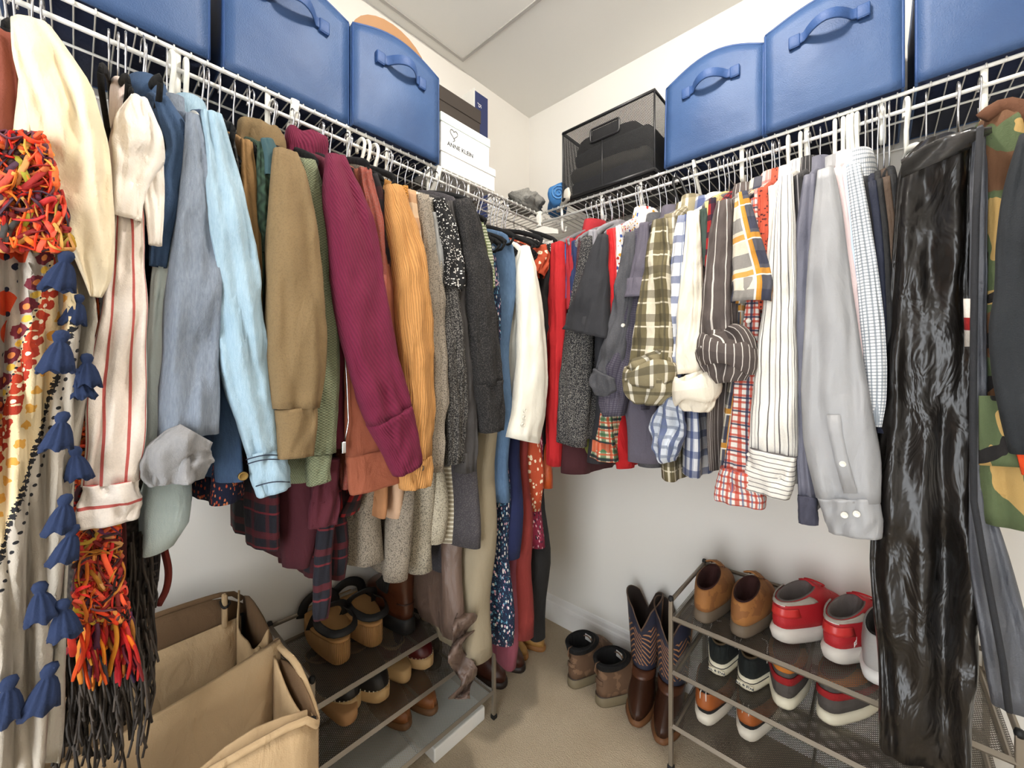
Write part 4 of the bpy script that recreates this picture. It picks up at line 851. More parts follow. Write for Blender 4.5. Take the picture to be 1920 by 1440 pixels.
th_=pix(Q,1755,262,.50)[0]; hanger(Q,th_,1.66,'velvet','the black plastic garment bag')
hanger(Q,th_-.03,1.67,'white','', lab='white plastic hanger just left of the plastic garment bag'); hanger(Q,th_+.045,1.66,'velvet','',lab='black hanger poking out above the grey garment bag')
# grey zipped garment bag hanging to the right
GBM=fab('grey nylon',(98,100,106),.5,wr=1.2)
g=bigbag('grey_garment_bag','thin grey nylon garment bag with flaring lower end',Q,[(1838,236,6),(1836,262,14),(1834,340,18),(1834,480,18),(1834,640,17),(1836,800,16),(1840,940,22),(1856,1060,40),(1884,1200,52),(1906,1330,50)],.545,.05,GBM,.12,n_=36)
m=MB(); m.tube([at(Q,px,py,.60) for px,py in ((1838,240),(1830,400),(1826,600),(1824,800),(1826,940),(1850,1080),(1880,1240),(1892,1335))],.004,6); m.build('piping',fab('dark grey piping',(52,53,57)),g)
hanger(Q,pix(Q,1838,236,.545)[0],1.67,'velvet','the grey nylon garment bag')
# camouflage jacket and dark hoodie at the right edge
CM=camo('woodland camouflage')
g=G('camouflage_jacket','woodland camouflage field jacket at the right edge',CM,s=[(1888,214,44),(1890,290,48),(1884,420,36),(1880,560,34),(1884,700,40),(1892,820,56),(1900,930,66),(1902,985,66)],u=.535,th=.05,cat='jacket',fold=.1,hang='grey')
m=MB(); m.sheet([[at(Q,px,py+k*.02*(px-1840),.588+.01*math.sin(px*.05)) for px in (1836,1860,1890,1930)] for k,py in enumerate((742,800,862,872))],.004); m.build('pocket_flap',CM,g)
m=MB(); m.tube([at(Q,1842+16*k,222-26*math.sin(PI*k/6),.55) for k in range(7)],.011,8,flat=(1,.5)); m.build('collar',fab('brown twill',(112,76,52)),g)
HD=fab('black grey fleece',(48,52,56),wr=.7)
g=G('dark_hoodie','charcoal black hooded jacket with orange lining at the right edge',HD,s=[(1940,250,30),(1926,340,44),(1906,440,40),(1900,540,36),(1898,620,44),(1916,740,50),(1940,850,50)],u=.60,th=.045,cat='jacket',fold=.08,hang=None,wall_sleeve=False)
m=MB(); m.sheet([[at(Q,px+dx,py,.60) for dx in (-10,8,30)] for px,py in ((1896,760),(1906,800),(1916,850),(1926,890))],.006); m.build('orange_lining',fab('orange lining',(226,92,36)),g)
m=MB(); m.sheet([[at(Q,px+dx,py,.575+.004*k) for k,dx in enumerate((0,7,14))] for px,py in ((1808,560),(1809,600),(1810,650))],.003)
tag(m.build('ribbon_trim',plaid('red white ribbon',(226,220,212),[(1,.05,.02,.02,(170,30,34),1)])),'red and white ribbon strip hanging between plastic bag and grey bag','ribbon')

m=MB(); m.tube(smoothpath([at(Q,px,py,.33) for px,py in ((1292,440),(1276,392),(1264,350),(1262,336),(1268,331),(1276,338),(1286,362),(1291,380),(1294,430),(1296,470))],36),.0035,8)
tag(m.build('black_loop',plain('black plastic strap',(22,22,24),.45)),'black plastic loop hooked over the back rail below the first bin','hook')

# ------------------------------------------------------------------ shawls and scarves at the near left
def atz(px,py,z):
    k=(CAM.z-z)*F_PX/(py-HY); d=FW+RT*((px-CX)/F_PX); p=CAM+d*k; return Vector((p.x,p.y,z))
n=NT('embroidered shawl cotton'); u_,v_,_x=n.uv()
q=n.math('ADD',u_,n.math('MULTIPLY',v_,.3125))
col=n.mix(n.math('GREATER_THAN',q,.330),lin((226,208,172)),lin((188,180,168)))
col=n.mix(n.math('LESS_THAN',q,.244),col,lin((186,178,168)))
vo=n.node('ShaderNodeTexVoronoi'); vo.inputs['Scale'].default_value=16; n.t.links.new(_x,vo.inputs['Vector'])
col=n.mix(n.math('MULTIPLY',n.math('LESS_THAN',q,.205),n.math('LESS_THAN',vo.outputs['Distance'],.42)),col,lin((206,84,40)))
vo2=n.node('ShaderNodeTexVoronoi'); vo2.inputs['Scale'].default_value=31; n.t.links.new(_x,vo2.inputs['Vector'])
col=n.mix(n.math('MULTIPLY',n.math('LESS_THAN',q,.21),n.math('LESS_THAN',vo2.outputs['Distance'],.22)),col,lin((34,40,66)))
def dots(col,q0,per,r,rgb,off=0.,jag=.5,freq=90):
    a=n.math('SUBTRACT',q,q0); b=n.math('MULTIPLY',n.math('SUBTRACT',n.math('FRACT',n.math('DIVIDE',n.math('ADD',v_,off),per)),.5),per)
    d=n.math('SQRT',n.math('ADD',n.math('MULTIPLY',a,a),n.math('MULTIPLY',b,b)))
    d=n.math('ADD',d,n.math('MULTIPLY',n.math('SUBTRACT',n.noise(freq,1,_x),.5),r*jag*2))
    return n.mix(n.math('LESS_THAN',d,r),col,lin(rgb))
col=dots(col,.232,.046,.015,(128,52,66)); col=dots(col,.232,.046,.006,(226,150,90),0,.2); col=dots(col,.238,.046,.007,(222,186,84),.023)
col=dots(col,.258,.020,.010,(190,74,40),0,.9); col=dots(col,.270,.022,.008,(176,64,38),.01,.9); col=dots(col,.262,.030,.004,(240,228,206),.012,.3)
col=dots(col,.296,.034,.009,(216,168,84),.0,1.0)
col=dots(col,.328,.013,.006,(40,40,46),0,1.1,220); col=dots(col,.348,.018,.0036,(36,36,42),0,.4); col=dots(col,.247,.012,.002,(46,46,60),0,.2)
SHM=clothfin(n,col,.9,.4,600)
sw=thing('embroidered_shawl','cream and grey embroidered shawl with orange flowers and navy tassels','shawl',at('L',20,1440,.55))
edge=[(112,440),(140,520),(150,600),(140,700),(134,850),(130,960),(116,1080),(104,1180),(92,1270),(80,1460)]
def edgex(y):
    for a,b in zip(edge,edge[1:]):
        if a[1]<=y<=b[1]: f=(y-a[1])/(b[1]-a[1]); return a[0]+(b[0]-a[0])*f
    return edge[-1][0]
m=MB(); P=[];UV=[]
for i in range(40):
    y=440+1010*i/39; row=[];ru=[]
    ex=edgex(y)
    for j in range(30):
        f=j/29; px=-110+(ex+110)*f
        uu=.565+.012*math.sin(px*.075+y*.006)+.008*math.sin(px*.17-y*.004)-.02*f**4
        row.append(at('L',px,y,uu)); ru.append((px*.001,y*.001))
    P.append(row); UV.append(ru)
m.sheet(P,.003,UV); sb=m.build('shawl_cloth',SHM,sw)
m=MB(); P=[]; UV=[]; tz=(-1.66,-1.56)
for i in range(14):
    f=i/13; row=[]; ru=[]
    for j in range(20):
        g_=j/19; low=at('L',-110+(edgex(445)+110)*g_,445,.555+.010*math.sin(g_*17)); top=Vector((.40+.10*g_,-1.612+.035*g_,1.672-.075*g_))
        p=top.lerp(low,f); p.x=top.x+(low.x-top.x)*(1-(1-f)**2)*.9-.012*(1-f); row.append(p); ru.append((-.110+.23*g_,.440-.38*(1-f)))
    P.append(row); UV.append(ru)
m.sheet(P,.003,UV); m.build('shawl_shoulder',SHM,sw)
SHG=fab('pale grey shawl cotton',(184,178,166),wr=1.2)
m=MB(); P=[]
for i in range(30):
    y=470+960*i/29; ex=edgex(y)
    P.append([at('L',ex-34+(52-14*math.sin(y*.008))*f,y,.538+.010*math.sin(f*7+y*.012)) for f in [j/8 for j in range(9)]])
m.sheet(P,.003); m.build('shawl_fold',SHG,sw)
TM=fab('navy tassel thread',(36,56,92),wr=.3,weave=300)
def tassel(px,py,s_=1.0,u=.588,ang=0):
    c=at('L',px,py,u); m=MB(); nj=28; rings=[]
    for k,(r,z) in enumerate(((.001,.020),(.006,.018),(.0085,.012),(.007,.006),(.0055,.003),(.008,-.002),(.012,-.012),(.015,-.024),(.0175,-.036),(.016,-.0365),(.004,-.03))):
        rings.append([c+Vector((r*s_*math.cos(a)*(.7),r*s_*math.sin(a)+ang*z,z*s_))*(1)+Vector((.0012*math.cos(a)*math.sin(9*a) if 4<k<10 else 0,.0014*math.sin(a)*math.sin(9*a) if 4<k<10 else 0,-.003*math.sin(5*a+px) if k in (8,9) else 0)) for a in [2*PI*j/nj for j in range(nj)]])
    m.loft(rings,None,True,True); m.build('tassel',TM,sw)
for px,py,s_ in ((120,500,1.25),(144,575,1.0),(112,650,1.3),(163,688,1.1),(147,714,1.0),(114,800,1.15),(143,862,1.1),(119,955,1.15),(131,1012,1.1),(76,1120,1.2),(118,1152,1.2),(88,1278,1.35),(14,1302,1.3)):
    tassel(px,py-4,s_*.66,.592 if px<135 else .56,R.uniform(-.2,.2))
hanger('L',-1.60,1.69,'velvet','the embroidered shawl with navy tassels')
PAL=[(206,46,36),(226,92,36),(232,140,44),(206,60,52),(120,72,92),(86,66,74),(150,40,40),(232,176,96),(186,160,60),(60,30,30),(224,112,70)]
def strands(mb,inside,start,N,r,pal,uu,du,rng,steps=15,step=15):
    for _ in range(N):
        rgb=rng.choice(pal); mb.col=lin([max(0,min(255,c*rng.uniform(.85,1.12))) for c in rgb]); x,y=start(rng); ub=uu+rng.uniform(-.003,.014); a=rng.uniform(0,6.28); w_=rng.uniform(-.3,.3); pts=[]; p0=rng.uniform(0,6.28)
        for k in range(steps):
            pts.append(at('L',x,y,ub+du*math.sin(k*1.1+p0)+rng.uniform(-.003,.003))); a+=w_+rng.uniform(-.3,.3)
            nx,ny=x+step*math.cos(a),y+step*math.sin(a)
            if not inside(nx,ny): a+=2.2; nx,ny=x+step*math.cos(a),y+step*math.sin(a)
            if inside(nx,ny): x,y=nx,ny
            else: x,y=x+(start(rng)[0]-x)*.1,y+rng.uniform(-4,4)
        pts=smoothpath(pts,steps*3); mb.tube(pts,[r*(.55+.45*math.sin(PI*(.1+.8*i/(len(pts)-1)))) for i in range(len(pts))],6,flat=(1,.4))
rng=random.Random(11)
YM=tinted('ribbon yarn')
sc=thing('ribbon_yarn_scarf','multicoloured red and orange ribbon yarn scarf with long fringe','scarf',at('L',190,1290,.50))
core=fab('dark red yarn core',(92,34,30))
tubepart('scarf_core','L',[(20,255,40),(40,330,62),(50,400,66),(70,455,46)],.53,.035,core,sc,.2,2.0)
tubepart('scarf_core','L',[(165,560,22),(165,760,32),(172,900,40),(190,1000,48),(192,1120,46),(190,1160,42)],.475,.02,core,sc,.15,3.0)
mb=MB(); mb.col=(1,1,1,1); insA=lambda x,y: 245<y<472 and abs(x-(15+.26*(y-250)))<72; stA=lambda g:(lambda y:(15+.26*(y-250)+g.uniform(-66,66),y))(g.uniform(250,465)); strands(mb,insA,stA,210,.0029,PAL,.578,.003,rng); mb.build('yarn_bunch',YM,sc,kind='stuff')
mb=MB(); mb.col=(1,1,1,1); insB=lambda x,y: 545<y<1170 and abs(x-(162+.045*(y-545)))<20+.055*(y-545); stB=lambda g:(lambda y:(162+.045*(y-545)+g.uniform(-1,1)*(18+.05*(y-545)),y))(545+620*g.random()**.7); strands(mb,insB,stB,300,.0028,PAL,.506,.003,rng); mb.build('yarn_strands',YM,sc,kind='stuff')
mb=MB(); mb.col=(1,1,1,1)
for k in range(70):
    rgb=rng.choice(PAL[:8]); mb.col=lin([max(0,min(255,c+rng.uniform(-18,18))) for c in rgb]); x0=140+100*rng.random(); x1=190+(x0-190)*1.35+rng.uniform(-14,14); y1=rng.uniform(1215,1296)-abs(x1-170)*.15
    pts=smoothpath([at('L',x0+(x1-x0)*f+8*math.sin(f*5+k),1150+(y1-1150)*f,.492+.014*math.sin(k*2.3)+.008*math.sin(f*6+k)) for f in (0,.25,.5,.75,1)],12)
    mb.tube(pts,[.0042]*11+[.0028],6,flat=(1,.5))
mb.build('fringe',YM,sc,kind='stuff')
hanger('L',-1.575,1.69,'velvet','the multicoloured ribbon yarn scarf')
# dark crochet shawl behind
cs=thing('crochet_shawl','dark grey brown crochet shawl with knotted fringe behind the yarn scarf','shawl',at('L',230,1420,.42))
CRM=knit('dark taupe crochet',(70,62,56),.014,.012,'waffle',.3)
m=MB(); P=[[at('L',120+170*f+6*math.sin(i*.9),520+720*i/24,.435+.014*math.sin(f*11+i*.3)) for f in [j/14 for j in range(15)]] for i in range(25)]
P=[[at('L',(130 if i<14 else 118)+(100 if i<12 else 160-2*(24-i))*f,520+700*i/24,.43+.012*math.sin(f*11+i*.3)) for f in [j/14 for j in range(15)]] for i in range(25)]
m.sheet(P,.005); m.build('crochet_body',CRM,cs)
mb=MB(); mb.col=(1,1,1,1)
for k in range(240):
    mb.col=(lambda q:lin([c*q for c in (82,74,67)]))(rng.uniform(.7,1.25)); x0=rng.uniform(100,286); y0=rng.uniform(980,1250) if x0>230 else rng.uniform(1150,1280); le=rng.uniform(90,210)
    pts=smoothpath([at('L',x0+10*math.sin(f*6+k)*f+(x0-200)*.06*f,y0+le*f,.447+.012*math.sin(k*1.9)+.006*math.sin(f*9+k)) for f in (0,.2,.4,.6,.8,1)],11); mb.tube(pts,.0017,5)
mb.build('knotted_fringe',tinted('dark fringe'),cs,kind='stuff')
hanger('L',pix('L',215,500,.45)[0],1.69,'velvet','the dark crochet shawl')
garment('L','tweed_jacket','black tweed jacket with rust red trim behind the crochet shawl',plaid('black tweed',(32,30,34),[(0,.012,.003,0,(110,100,96),.6),(1,.012,.003,0,(110,100,96),.6)]),b=[(282,300,8),(280,700,12),(288,960,16),(296,1060,20),(290,1135,14)],bu=.42,cat='jacket')
m=MB(); m.tube(smoothpath([at('L',px,py,.437) for px,py in ((308,1030),(316,1070),(312,1105),(297,1135))],14),.005,7); 
tag(m.build('trim_braid',fab('rust braid',(120,44,30))),'rust red braided trim cord hanging by the black tweed jacket','cord')

# ------------------------------------------------------------------ laundry hamper
HT=fab('tan hamper canvas',(126,102,76),wr=.7); HL=fab('cream hamper liner',(196,172,138),wr=1.0); HDK=plain('black elastic',(24,22,22),.6)
hx0,hx1,hy0,hy1,hz=.115,.565,-1.74,-1.245,.65
hp=thing('laundry_hamper','tan canvas laundry hamper with two cream liner bags','hamper',(.34,-1.49,0))
def panel(nm,f,mat,parent,th=.004,nu=13,nv=13):
    m=MB(); m.sheet([[f(j/(nu-1),i/(nv-1)) for j in range(nu)] for i in range(nv)],th); return m.build(nm,mat,parent)
rnd=lambda a: 1-abs(2*a-1)**6
panel('back_panel',lambda a,b: Vector((hx0+.004*math.sin(PI*a)*math.sin(PI*b),hy0+(hy1-hy0)*a,.01+(hz-.01)*b*(.93+.07*rnd(a)))),HT,hp)
panel('front_panel',lambda a,b: Vector((hx1+.02*math.sin(PI*a)*math.sin(PI*b),hy0+(hy1-hy0)*a,.01+(hz-.05)*b*(.95+.05*rnd(a)))),HL,hp)
panel('side_panel',lambda a,b: Vector((hx0+(hx1-hx0)*a,hy1+.012*math.sin(PI*a)*math.sin(PI*b),.01+(hz-.01-.045*a-.03*math.exp(-((a-.55)/.12)**2))*b*(.96+.04*rnd(a)))),HT,hp)
panel('side_panel',lambda a,b: Vector((hx0+(hx1-hx0)*a,hy0,.01+(hz-.03)*b)),HT,hp)
panel('base_panel',lambda a,b: Vector((hx0+(hx1-hx0)*a,hy0+(hy1-hy0)*b,.01)),HT,hp)
hd=.362
dv=panel('divider',lambda a,b: Vector((hd+.02*math.sin(PI*a)*(1-b)+.012*math.sin(8*a)*b,hy0+(hy1-hy0)*a,.01+(hz-.025-.055*math.sin(PI*a)**1.3)*b)),HL,hp,.012)
ln=panel('liner',lambda a,b: Vector((hx0+.016+.012*math.sin(7*a+2)*(1-b),hy0+.01+(hy1-hy0-.02)*a,.05+(hz-.135+.02*a)*b)),HL,hp)
panel('liner',lambda a,b: Vector((hx0+.016+(hd-hx0-.03)*a,hy1-.014-.016*math.sin(PI*a)*(1+math.sin(9*a)*.4),.05+(hz-.12+.07*abs(2*a-1)**3)*b)),HL,hp)
panel('liner',lambda a,b: Vector((hd+.016+(hx1-hd-.022)*a,hy1-.012-.02*math.sin(PI*a)*(1-b),.05+(hz-.09-.03*a-.02*math.sin(PI*a))*b)),HL,hp)
panel('liner',lambda a,b: Vector((hx1-.016-.03*math.sin(PI*a)*(1-b)-.01*math.sin(9*a)*b,hy0+.01+(hy1-hy0-.02)*a,.05+(hz-.10+.012*math.sin(10*a))*b)),HL,hp)
for nm,pts in (('rim_binding',[(hx0,hy0,hz*.94),(hx0,hy0+.06,hz-.004),(hx0,(hy0+hy1)/2,hz),(hx0,hy1-.05,hz-.003),(hx0+.004,hy1-.004,hz*.955)]),('front_rim',[(hx1,hy0,.585),(hx1,-1.5,.606),(hx1,hy1-.04,.6),(hx1-.005,hy1,.575),(.46,hy1+.006,.615),(hd+.03,hy1,.62),(hd,hy1-.004,.628)])):
    m=MB(); m.tube(smoothpath(pts,30),.006,8); m.build(nm,HL if nm=='front_rim' else HT,hp)
for (x,y) in ((hx0+.006,hy1-.006),(hx1-.006,hy1-.006),(hx0+.006,hy0+.006),(hx1-.006,hy0+.006)):
    m=MB(); m.tube([(x,y,.005),(x,y,hz*.9)],.006,8); m.build('corner_rod',HDK,hp)
for px,py in ((426,1130),(490,1233)):
    c=at('L',px,py,.15 if px<450 else hd+.02); c=atz(px,py,.632 if px<450 else .60)
    m=MB(); m.box(tuple(c+Vector((-.009,-.010,-.055))),tuple(c+Vector((.009,.0,.022))),.003); st=m.build('liner_tab',HL,hp)
    m=MB(); m.tube([c+Vector((.020*math.cos(a),-.004+.008*math.sin(a),.003*math.sin(2*a))) for a in [2*PI*k/14 for k in range(15)]],.0028,6,cap=False); m.build('elastic_tie',HDK,st)

# ------------------------------------------------------------------ shoe racks
RKM=plain('pewter painted steel',(146,136,122),.4,.55); RKD=plain('black rubber',(18,18,19),.6); RMESH=meshmat('grey expanded metal',(112,106,98),.0070,.0034,.6,.4); RMESHW=meshmat('white expanded metal',(200,204,200),.0070,.0032,.2,.5)
def rack(side,label,t0,t1,u0,u1,zs,ztop):
    root=thing('shoe_rack',label,'shoe rack',W3(side,(u0+u1)/2,(t0+t1)/2,0))
    for t in (t0,t1):
        for u in (u0,u1):
            m=MB(); a=W3(side,u,t,0); m.box((a.x-.006,a.y-.006,.012),(a.x+.006,a.y+.006,ztop),.002); p=m.build('post',RKM,root,smooth=False)
            m=MB(); m.box((a.x-.009,a.y-.009,0),(a.x+.009,a.y+.009,.014),.003); m.build('foot',RKD,p,smooth=False)
            m=MB(); m.loft([[a+Vector((r*math.cos(q),r*math.sin(q),ztop+z)) for q in [2*PI*j/12 for j in range(12)]] for r,z in ((.007,-.004),(.008,.002),(.006,.009),(.001,.011))],None,True,True); m.build('end_cap',RKD,p)
        m=MB(); m.tube([W3(side,u0,t,ztop-.004),W3(side,u1,t,ztop-.004)],.006,8); m.build('side_rail',RKM,root)
    m=MB(); m.tube([W3(side,u0,t0,ztop-.004),W3(side,u0,t1,ztop-.004)],.006,8); m.build('back_rail',RKM,root)
    for k,z in enumerate(zs):
        m=MB()
        for (ua,ta,ub,tb) in ((u1,t0,u1,t1),(u0,t0,u0,t1),(u0,t0+.012,u1,t0+.012),(u0,t1-.012,u1,t1-.012)):
            p=W3(side,ua,ta,z); q_=W3(side,ub,tb,z); m.tube([p,q_],.0075,4,flat=(1,1))
        nc=max(1,int(abs(t1-t0)/.26))
        for j in range(1,nc): tt=t0+(t1-t0)*j/nc; m.tube([W3(side,u0,tt,z-.004),W3(side,u1,tt,z-.004)],.004,6)
        sh_=m.build('shelf',RKM,root,smooth=False)
        a=W3(side,u0,t0,z+.003); b=W3(side,u1,t0,z+.003); c=W3(side,u1,t1,z+.003); d=W3(side,u0,t1,z+.003)
        quad('mesh_panel',a,b,c,d,RMESHW if (side=='L' and k==2) else RMESH,sh_)
    return root
rack('L','grey metal three-tier shoe rack under the left clothes',-1.16,-.566,.022,.318,(.40,.25,.09),.47)
rack('R','grey metal three-tier shoe rack against the back wall',.83,1.48,.022,.334,(.45,.29,.13),.505)

# ------------------------------------------------------------------ shoes
def foot_ring(xb,xf,hw,zb,zf,N=36,toe=.0,dip=0):
    r=[]
    for j in range(N):
        a=2*PI*j/N; c,s_=math.cos(a),math.sin(a); x=(xb+xf)/2+(xf-xb)/2*c
        f=(x-xb)/max(1e-6,xf-xb); wv=.80+.22*math.sin(PI*min(1,max(0,(f-.15)/.85))) if xf-xb>.16 else 1
        y=hw*math.copysign(abs(s_)**(.72 if xf-xb>.16 else .9),s_)*wv*(1-toe*max(0,f-.7)*2.2)
        r.append(Vector((x,y,zb+(zf-zb)*f-dip*s_*s_)))
    return r
def shoe(name,label,cat,pos,ang,cont,umat,smat,st=.028,L=.285,W=.048,lin_=None,heel=None,toe=0,group=None,flare=1.04,dip=0,lace=None,extra=None,sole_rings=None,depth=.05):
    M=Matrix.Translation(pos)@Matrix.Rotation(ang,4,'Z')
    root=thing(name,label,cat,pos,group)
    def mk(nm,m,mat,parent=root,**k): m.xf(M); return m.build(nm,mat,parent,**k)
    m=MB()
    sr=sole_rings or ((-.004,L+.004,W*flare,.0 if not heel else heel),(-.006,L+.006,W*flare*1.02,.006 if not heel else heel+.004),(-.005,L+.005,W*flare,st),(.004,L-.005,W*.95,st+.002))
    m.loft([foot_ring(a,b,h,z,z,toe=toe) for a,b,h,z in sr],None,True,True); so=mk('sole',m,smat)
    if heel:
        m=MB(); m.loft([foot_ring(a,b,h,z,z) for a,b,h,z in ((.0,.07,.030,0),(-.002,.075,.032,.004),(-.004,.08,.036,heel+.004))],None,True,True); mk('heel',m,smat,so)
    C=smoothpath4([list(c) for c in cont],18)
    rings=[foot_ring(c[0],c[1],c[2],c[3],c[4],toe=toe*(1-i/18),dip=dip*(i/17)**2) for i,c in enumerate(C)]
    uv=[[(j*.02,i*.01) for j in range(37)] for i in range(18)]
    m=MB(); m.loft(rings,uv,True,False); up=mk('upper',m,umat)
    c=C[-1]; last=rings[-1]; m=MB()
    cen=sum(last,Vector())/len(last)
    lr=[last]+[[cen+(p-cen)*s_+Vector((0,0,dz)) for p in last] for s_,dz in ((.93,.003),(.86,-.004),(.74,-depth*.5),(.62,-depth))]
    m.loft(lr,None,False,True); mk('lining',m,lin_ or fab('dark shoe lining',(34,28,26)))
    if lace:
        for k,(x,z,hw) in enumerate(lace[1]):
            m=MB(); m.tube(smoothpath([(x-.004,-hw,z-.006),(x,-hw*.5,z),(x+.003,hw*.5,z),(x+.006,hw,z-.006)],8),.0022,6); mk('lace',m,lace[0],up)
    if lace:
        x1,z1,h1=lace[1][0]; m=MB(); m.sheet([[Vector((x1+.012-.05*a,h1*(1.0-.15*a)*b,z1-.010+.022*a+.012*(1-b*b)*(1-.4*a))) for b in (-1,-.5,0,.5,1)] for a in (0,.3,.6,1)],.004); mk('tongue',m,umat,up)
    if extra: extra(mk,up,so,rings,M)
    return root
def band(rings,i0,i1,j0,j1,off=.0025):
    P=[]
    for i in range(i0,i1+1):
        cen=sum(rings[i],Vector())/36; P.append([rings[i][j%36]+(rings[i][j%36]-cen).normalized()*off for j in range(j0,j1+1)])
    return P
low=lambda h=.0,L=.285,W=.048,st=.028: [(0,L,W,st,st),(-.002,L-.004,W*1.02,st+.015,st+.014),(.0,L-.03,W*.98,st+.033+h*.4,st+.036),(.004,L-.075,W*.86,st+.05+h*.7,st+.060),(.006,L-.108,W*.74,st+.056+h,st+.070+h),(.010,L-.138,W*.60,st+.058+h,st+.080+h)]
UP=PI/2
# back rack, top shelf
SU=leather('tan suede',(168,112,58),.8,(120,76,40)); SOL=plain('taupe rubber',(104,90,74),.7)
Z3=.458
for k,(px,py,an,lb) in enumerate(((1312,1178,UP+.02,'tan suede lace-up shoe at the end of the top rack shelf'),(1382,1205,UP-.06,'tan suede lace-up shoe next to the red running shoes'))):
    shoe('suede_shoe',lb,'shoe',atz(px,py-8,Z3)+Vector((0,.012,0)),an,low(.004),SU,SOL,.03,lin_=fab('brown red lining',(70,34,28)),group='tan suede shoes',lace=(leather('brown lace',(110,66,40),.8),((.15,.118,.022),(.165,.112,.022),(.18,.104,.022))))
REDU=plain('red running mesh',(176,30,38),.6,0,.4,300); WSO=plain('off white foam',(214,206,196),.7,0,.3,90); GRC=fab('grey shoe collar',(176,168,158)); REDL=fab('red laces',(186,26,36))
def runx(mk,up,so,rings,M):
    m=MB(); m.sheet(band(rings,11,17,9,27,.005),.003); mk('heel_collar',m,GRC,up)
    m=MB(); m.sheet(band(rings,10,11,16,20,.003),.003); mk('reflective_tab',m,plain('reflective strip',(230,224,220),.4),up)
    m=MB(); m.tube(smoothpath([(.17,-.012,.118),(.15,-.03,.135),(.12,-.02,.150),(.13,.008,.140),(.165,.012,.118)],20),.0022,6); mk('lace_loop',m,REDL,up)
    m=MB(); m.sheet(band(rings,3,8,13,23,.0015),.003); mk('heel_counter',m,plain('bright red film',(200,52,50),.35),up)
rs=lambda L,W,h:((.012,L,W*.92,0),(-.004,L+.006,W*1.0,.008),(-.012,L+.006,W*1.06,h*.7),(-.004,L,W*1.0,h),(.006,L-.01,W*.9,h+.002))
for px,py,an,lb in ((1456,1222,UP-.42,'red running shoe with white sole beside the tan suede pair'),(1556,1262,UP-.36,'red running shoe with white sole beside the grey sneaker')):
    shoe('running_shoe',lb,'shoe',atz(px,py-14,Z3)+Vector((0,.012,0)),an,low(.012,.285,.048,.04),REDU,WSO,.04,sole_rings=rs(.285,.05,.042),lin_=fab('grey mesh lining',(120,112,108)),group='red running shoes',lace=(REDL,((.16,.122,.022),(.178,.114,.022),(.196,.104,.024))),extra=runx)
def nbx(mk,up,so,rings,M):
    t=text('ba',.026,plain('white ink shoe',(240,240,238),.5),up,M@Matrix.Translation((.012,.0365,.068))@Matrix(((-1,0,0,0),(0,0,1,0),(0,1,0,0),(0,0,0,1))))
shoe('grey_sneaker','light grey sneaker half hidden by the black plastic bag','shoe',atz(1628,1292,Z3)+Vector((.01,.02,0)),UP-.2,low(.02,.285,.048,.035),plain('light grey knit',(170,168,166),.8,0,.3,200),plain('white foam',(226,224,220),.6),.035,sole_rings=rs(.285,.05,.036),extra=nbx)
# back rack, middle shelf
Z2=.298
BCV=fab('black green canvas',(28,36,34)); CSO=plain('cream rubber',(222,214,190),.6)
def canx(mk,up,so,rings,M):
    m=MB(); m.tube([Vector((p.x*1.0,p.y*1.0,.0215)) for p in foot_ring(-.0062,.2912,.0505,0,0)][8:29],.0012,5); mk('sole_stripe',m,plain('black rubber line',(24,24,26),.6),so)
    m=MB(); m.box((-.0078,-.021,.007),(-.003,.021,.018),.001); mk('heel_label',m,CSO,so,smooth=False)
    text('ALL \u2605 STAR',.0085,INK,so,M@Matrix.Translation((-.0080,0,.0098))@Matrix(((0,0,-1,0),(-1,0,0,0),(0,1,0,0),(0,0,0,1))),.0004)
    m=MB(); m.sheet(band(rings,1,16,17,19,.002),.002); mk('heel_strip',m,BCV,up)
    for s_ in (-1,1):
        m=MB(); m.tube(smoothpath([(.11,s_*.012,.095),(.09,s_*.03,.10),(.07,s_*.034,.082),(.06,s_*.036,.06)],12),.0018,6); mk('lace_end',m,plain('white cotton lace',(226,222,214),.8),up)
for px,py,an,lb in ((1342,1264,UP+.05,'black canvas sneaker nearest the rack corner post'),(1396,1292,UP-.08,'black canvas sneaker next to the orange and grey sneakers')):
    shoe('canvas_sneaker',lb,'shoe',atz(px,py+4,Z2)+Vector((0,.012,0)),an,low(-.006),BCV,CSO,.03,lin_=fab('tan insole',(110,92,66)),group='black canvas sneakers',extra=canx,lace=(plain('white cotton lace',(226,222,214),.8),((.145,.098,.02),(.165,.092,.022))))
OR_=leather('orange suede',(206,122,38),.8); GRY=fab('grey suede',(98,92,88)); RDS=fab('red stripe suede',(166,38,42))
def orx(mk,up,so,rings,M):
    m=MB(); m.sheet(band(rings,9,17,8,28,.003),.003); mk('heel_cap',m,OR_,up)
    m=MB(); m.sheet(band(rings,3,6,6,30,.003),.003); mk('red_stripe',m,RDS,up)
for px,py,an,lb in ((1466,1326,UP+.03,'orange grey and red sneaker beside the black canvas pair'),(1545,1352,UP-.34,'orange grey and red sneaker turned towards the right')):
    shoe('retro_sneaker',lb,'shoe',atz(px,py+6,Z2)+Vector((0,.012,0)),an,low(.022),GRY,CSO,.024,lin_=fab('red lining',(150,40,40)),group='orange and grey sneakers',extra=orx)
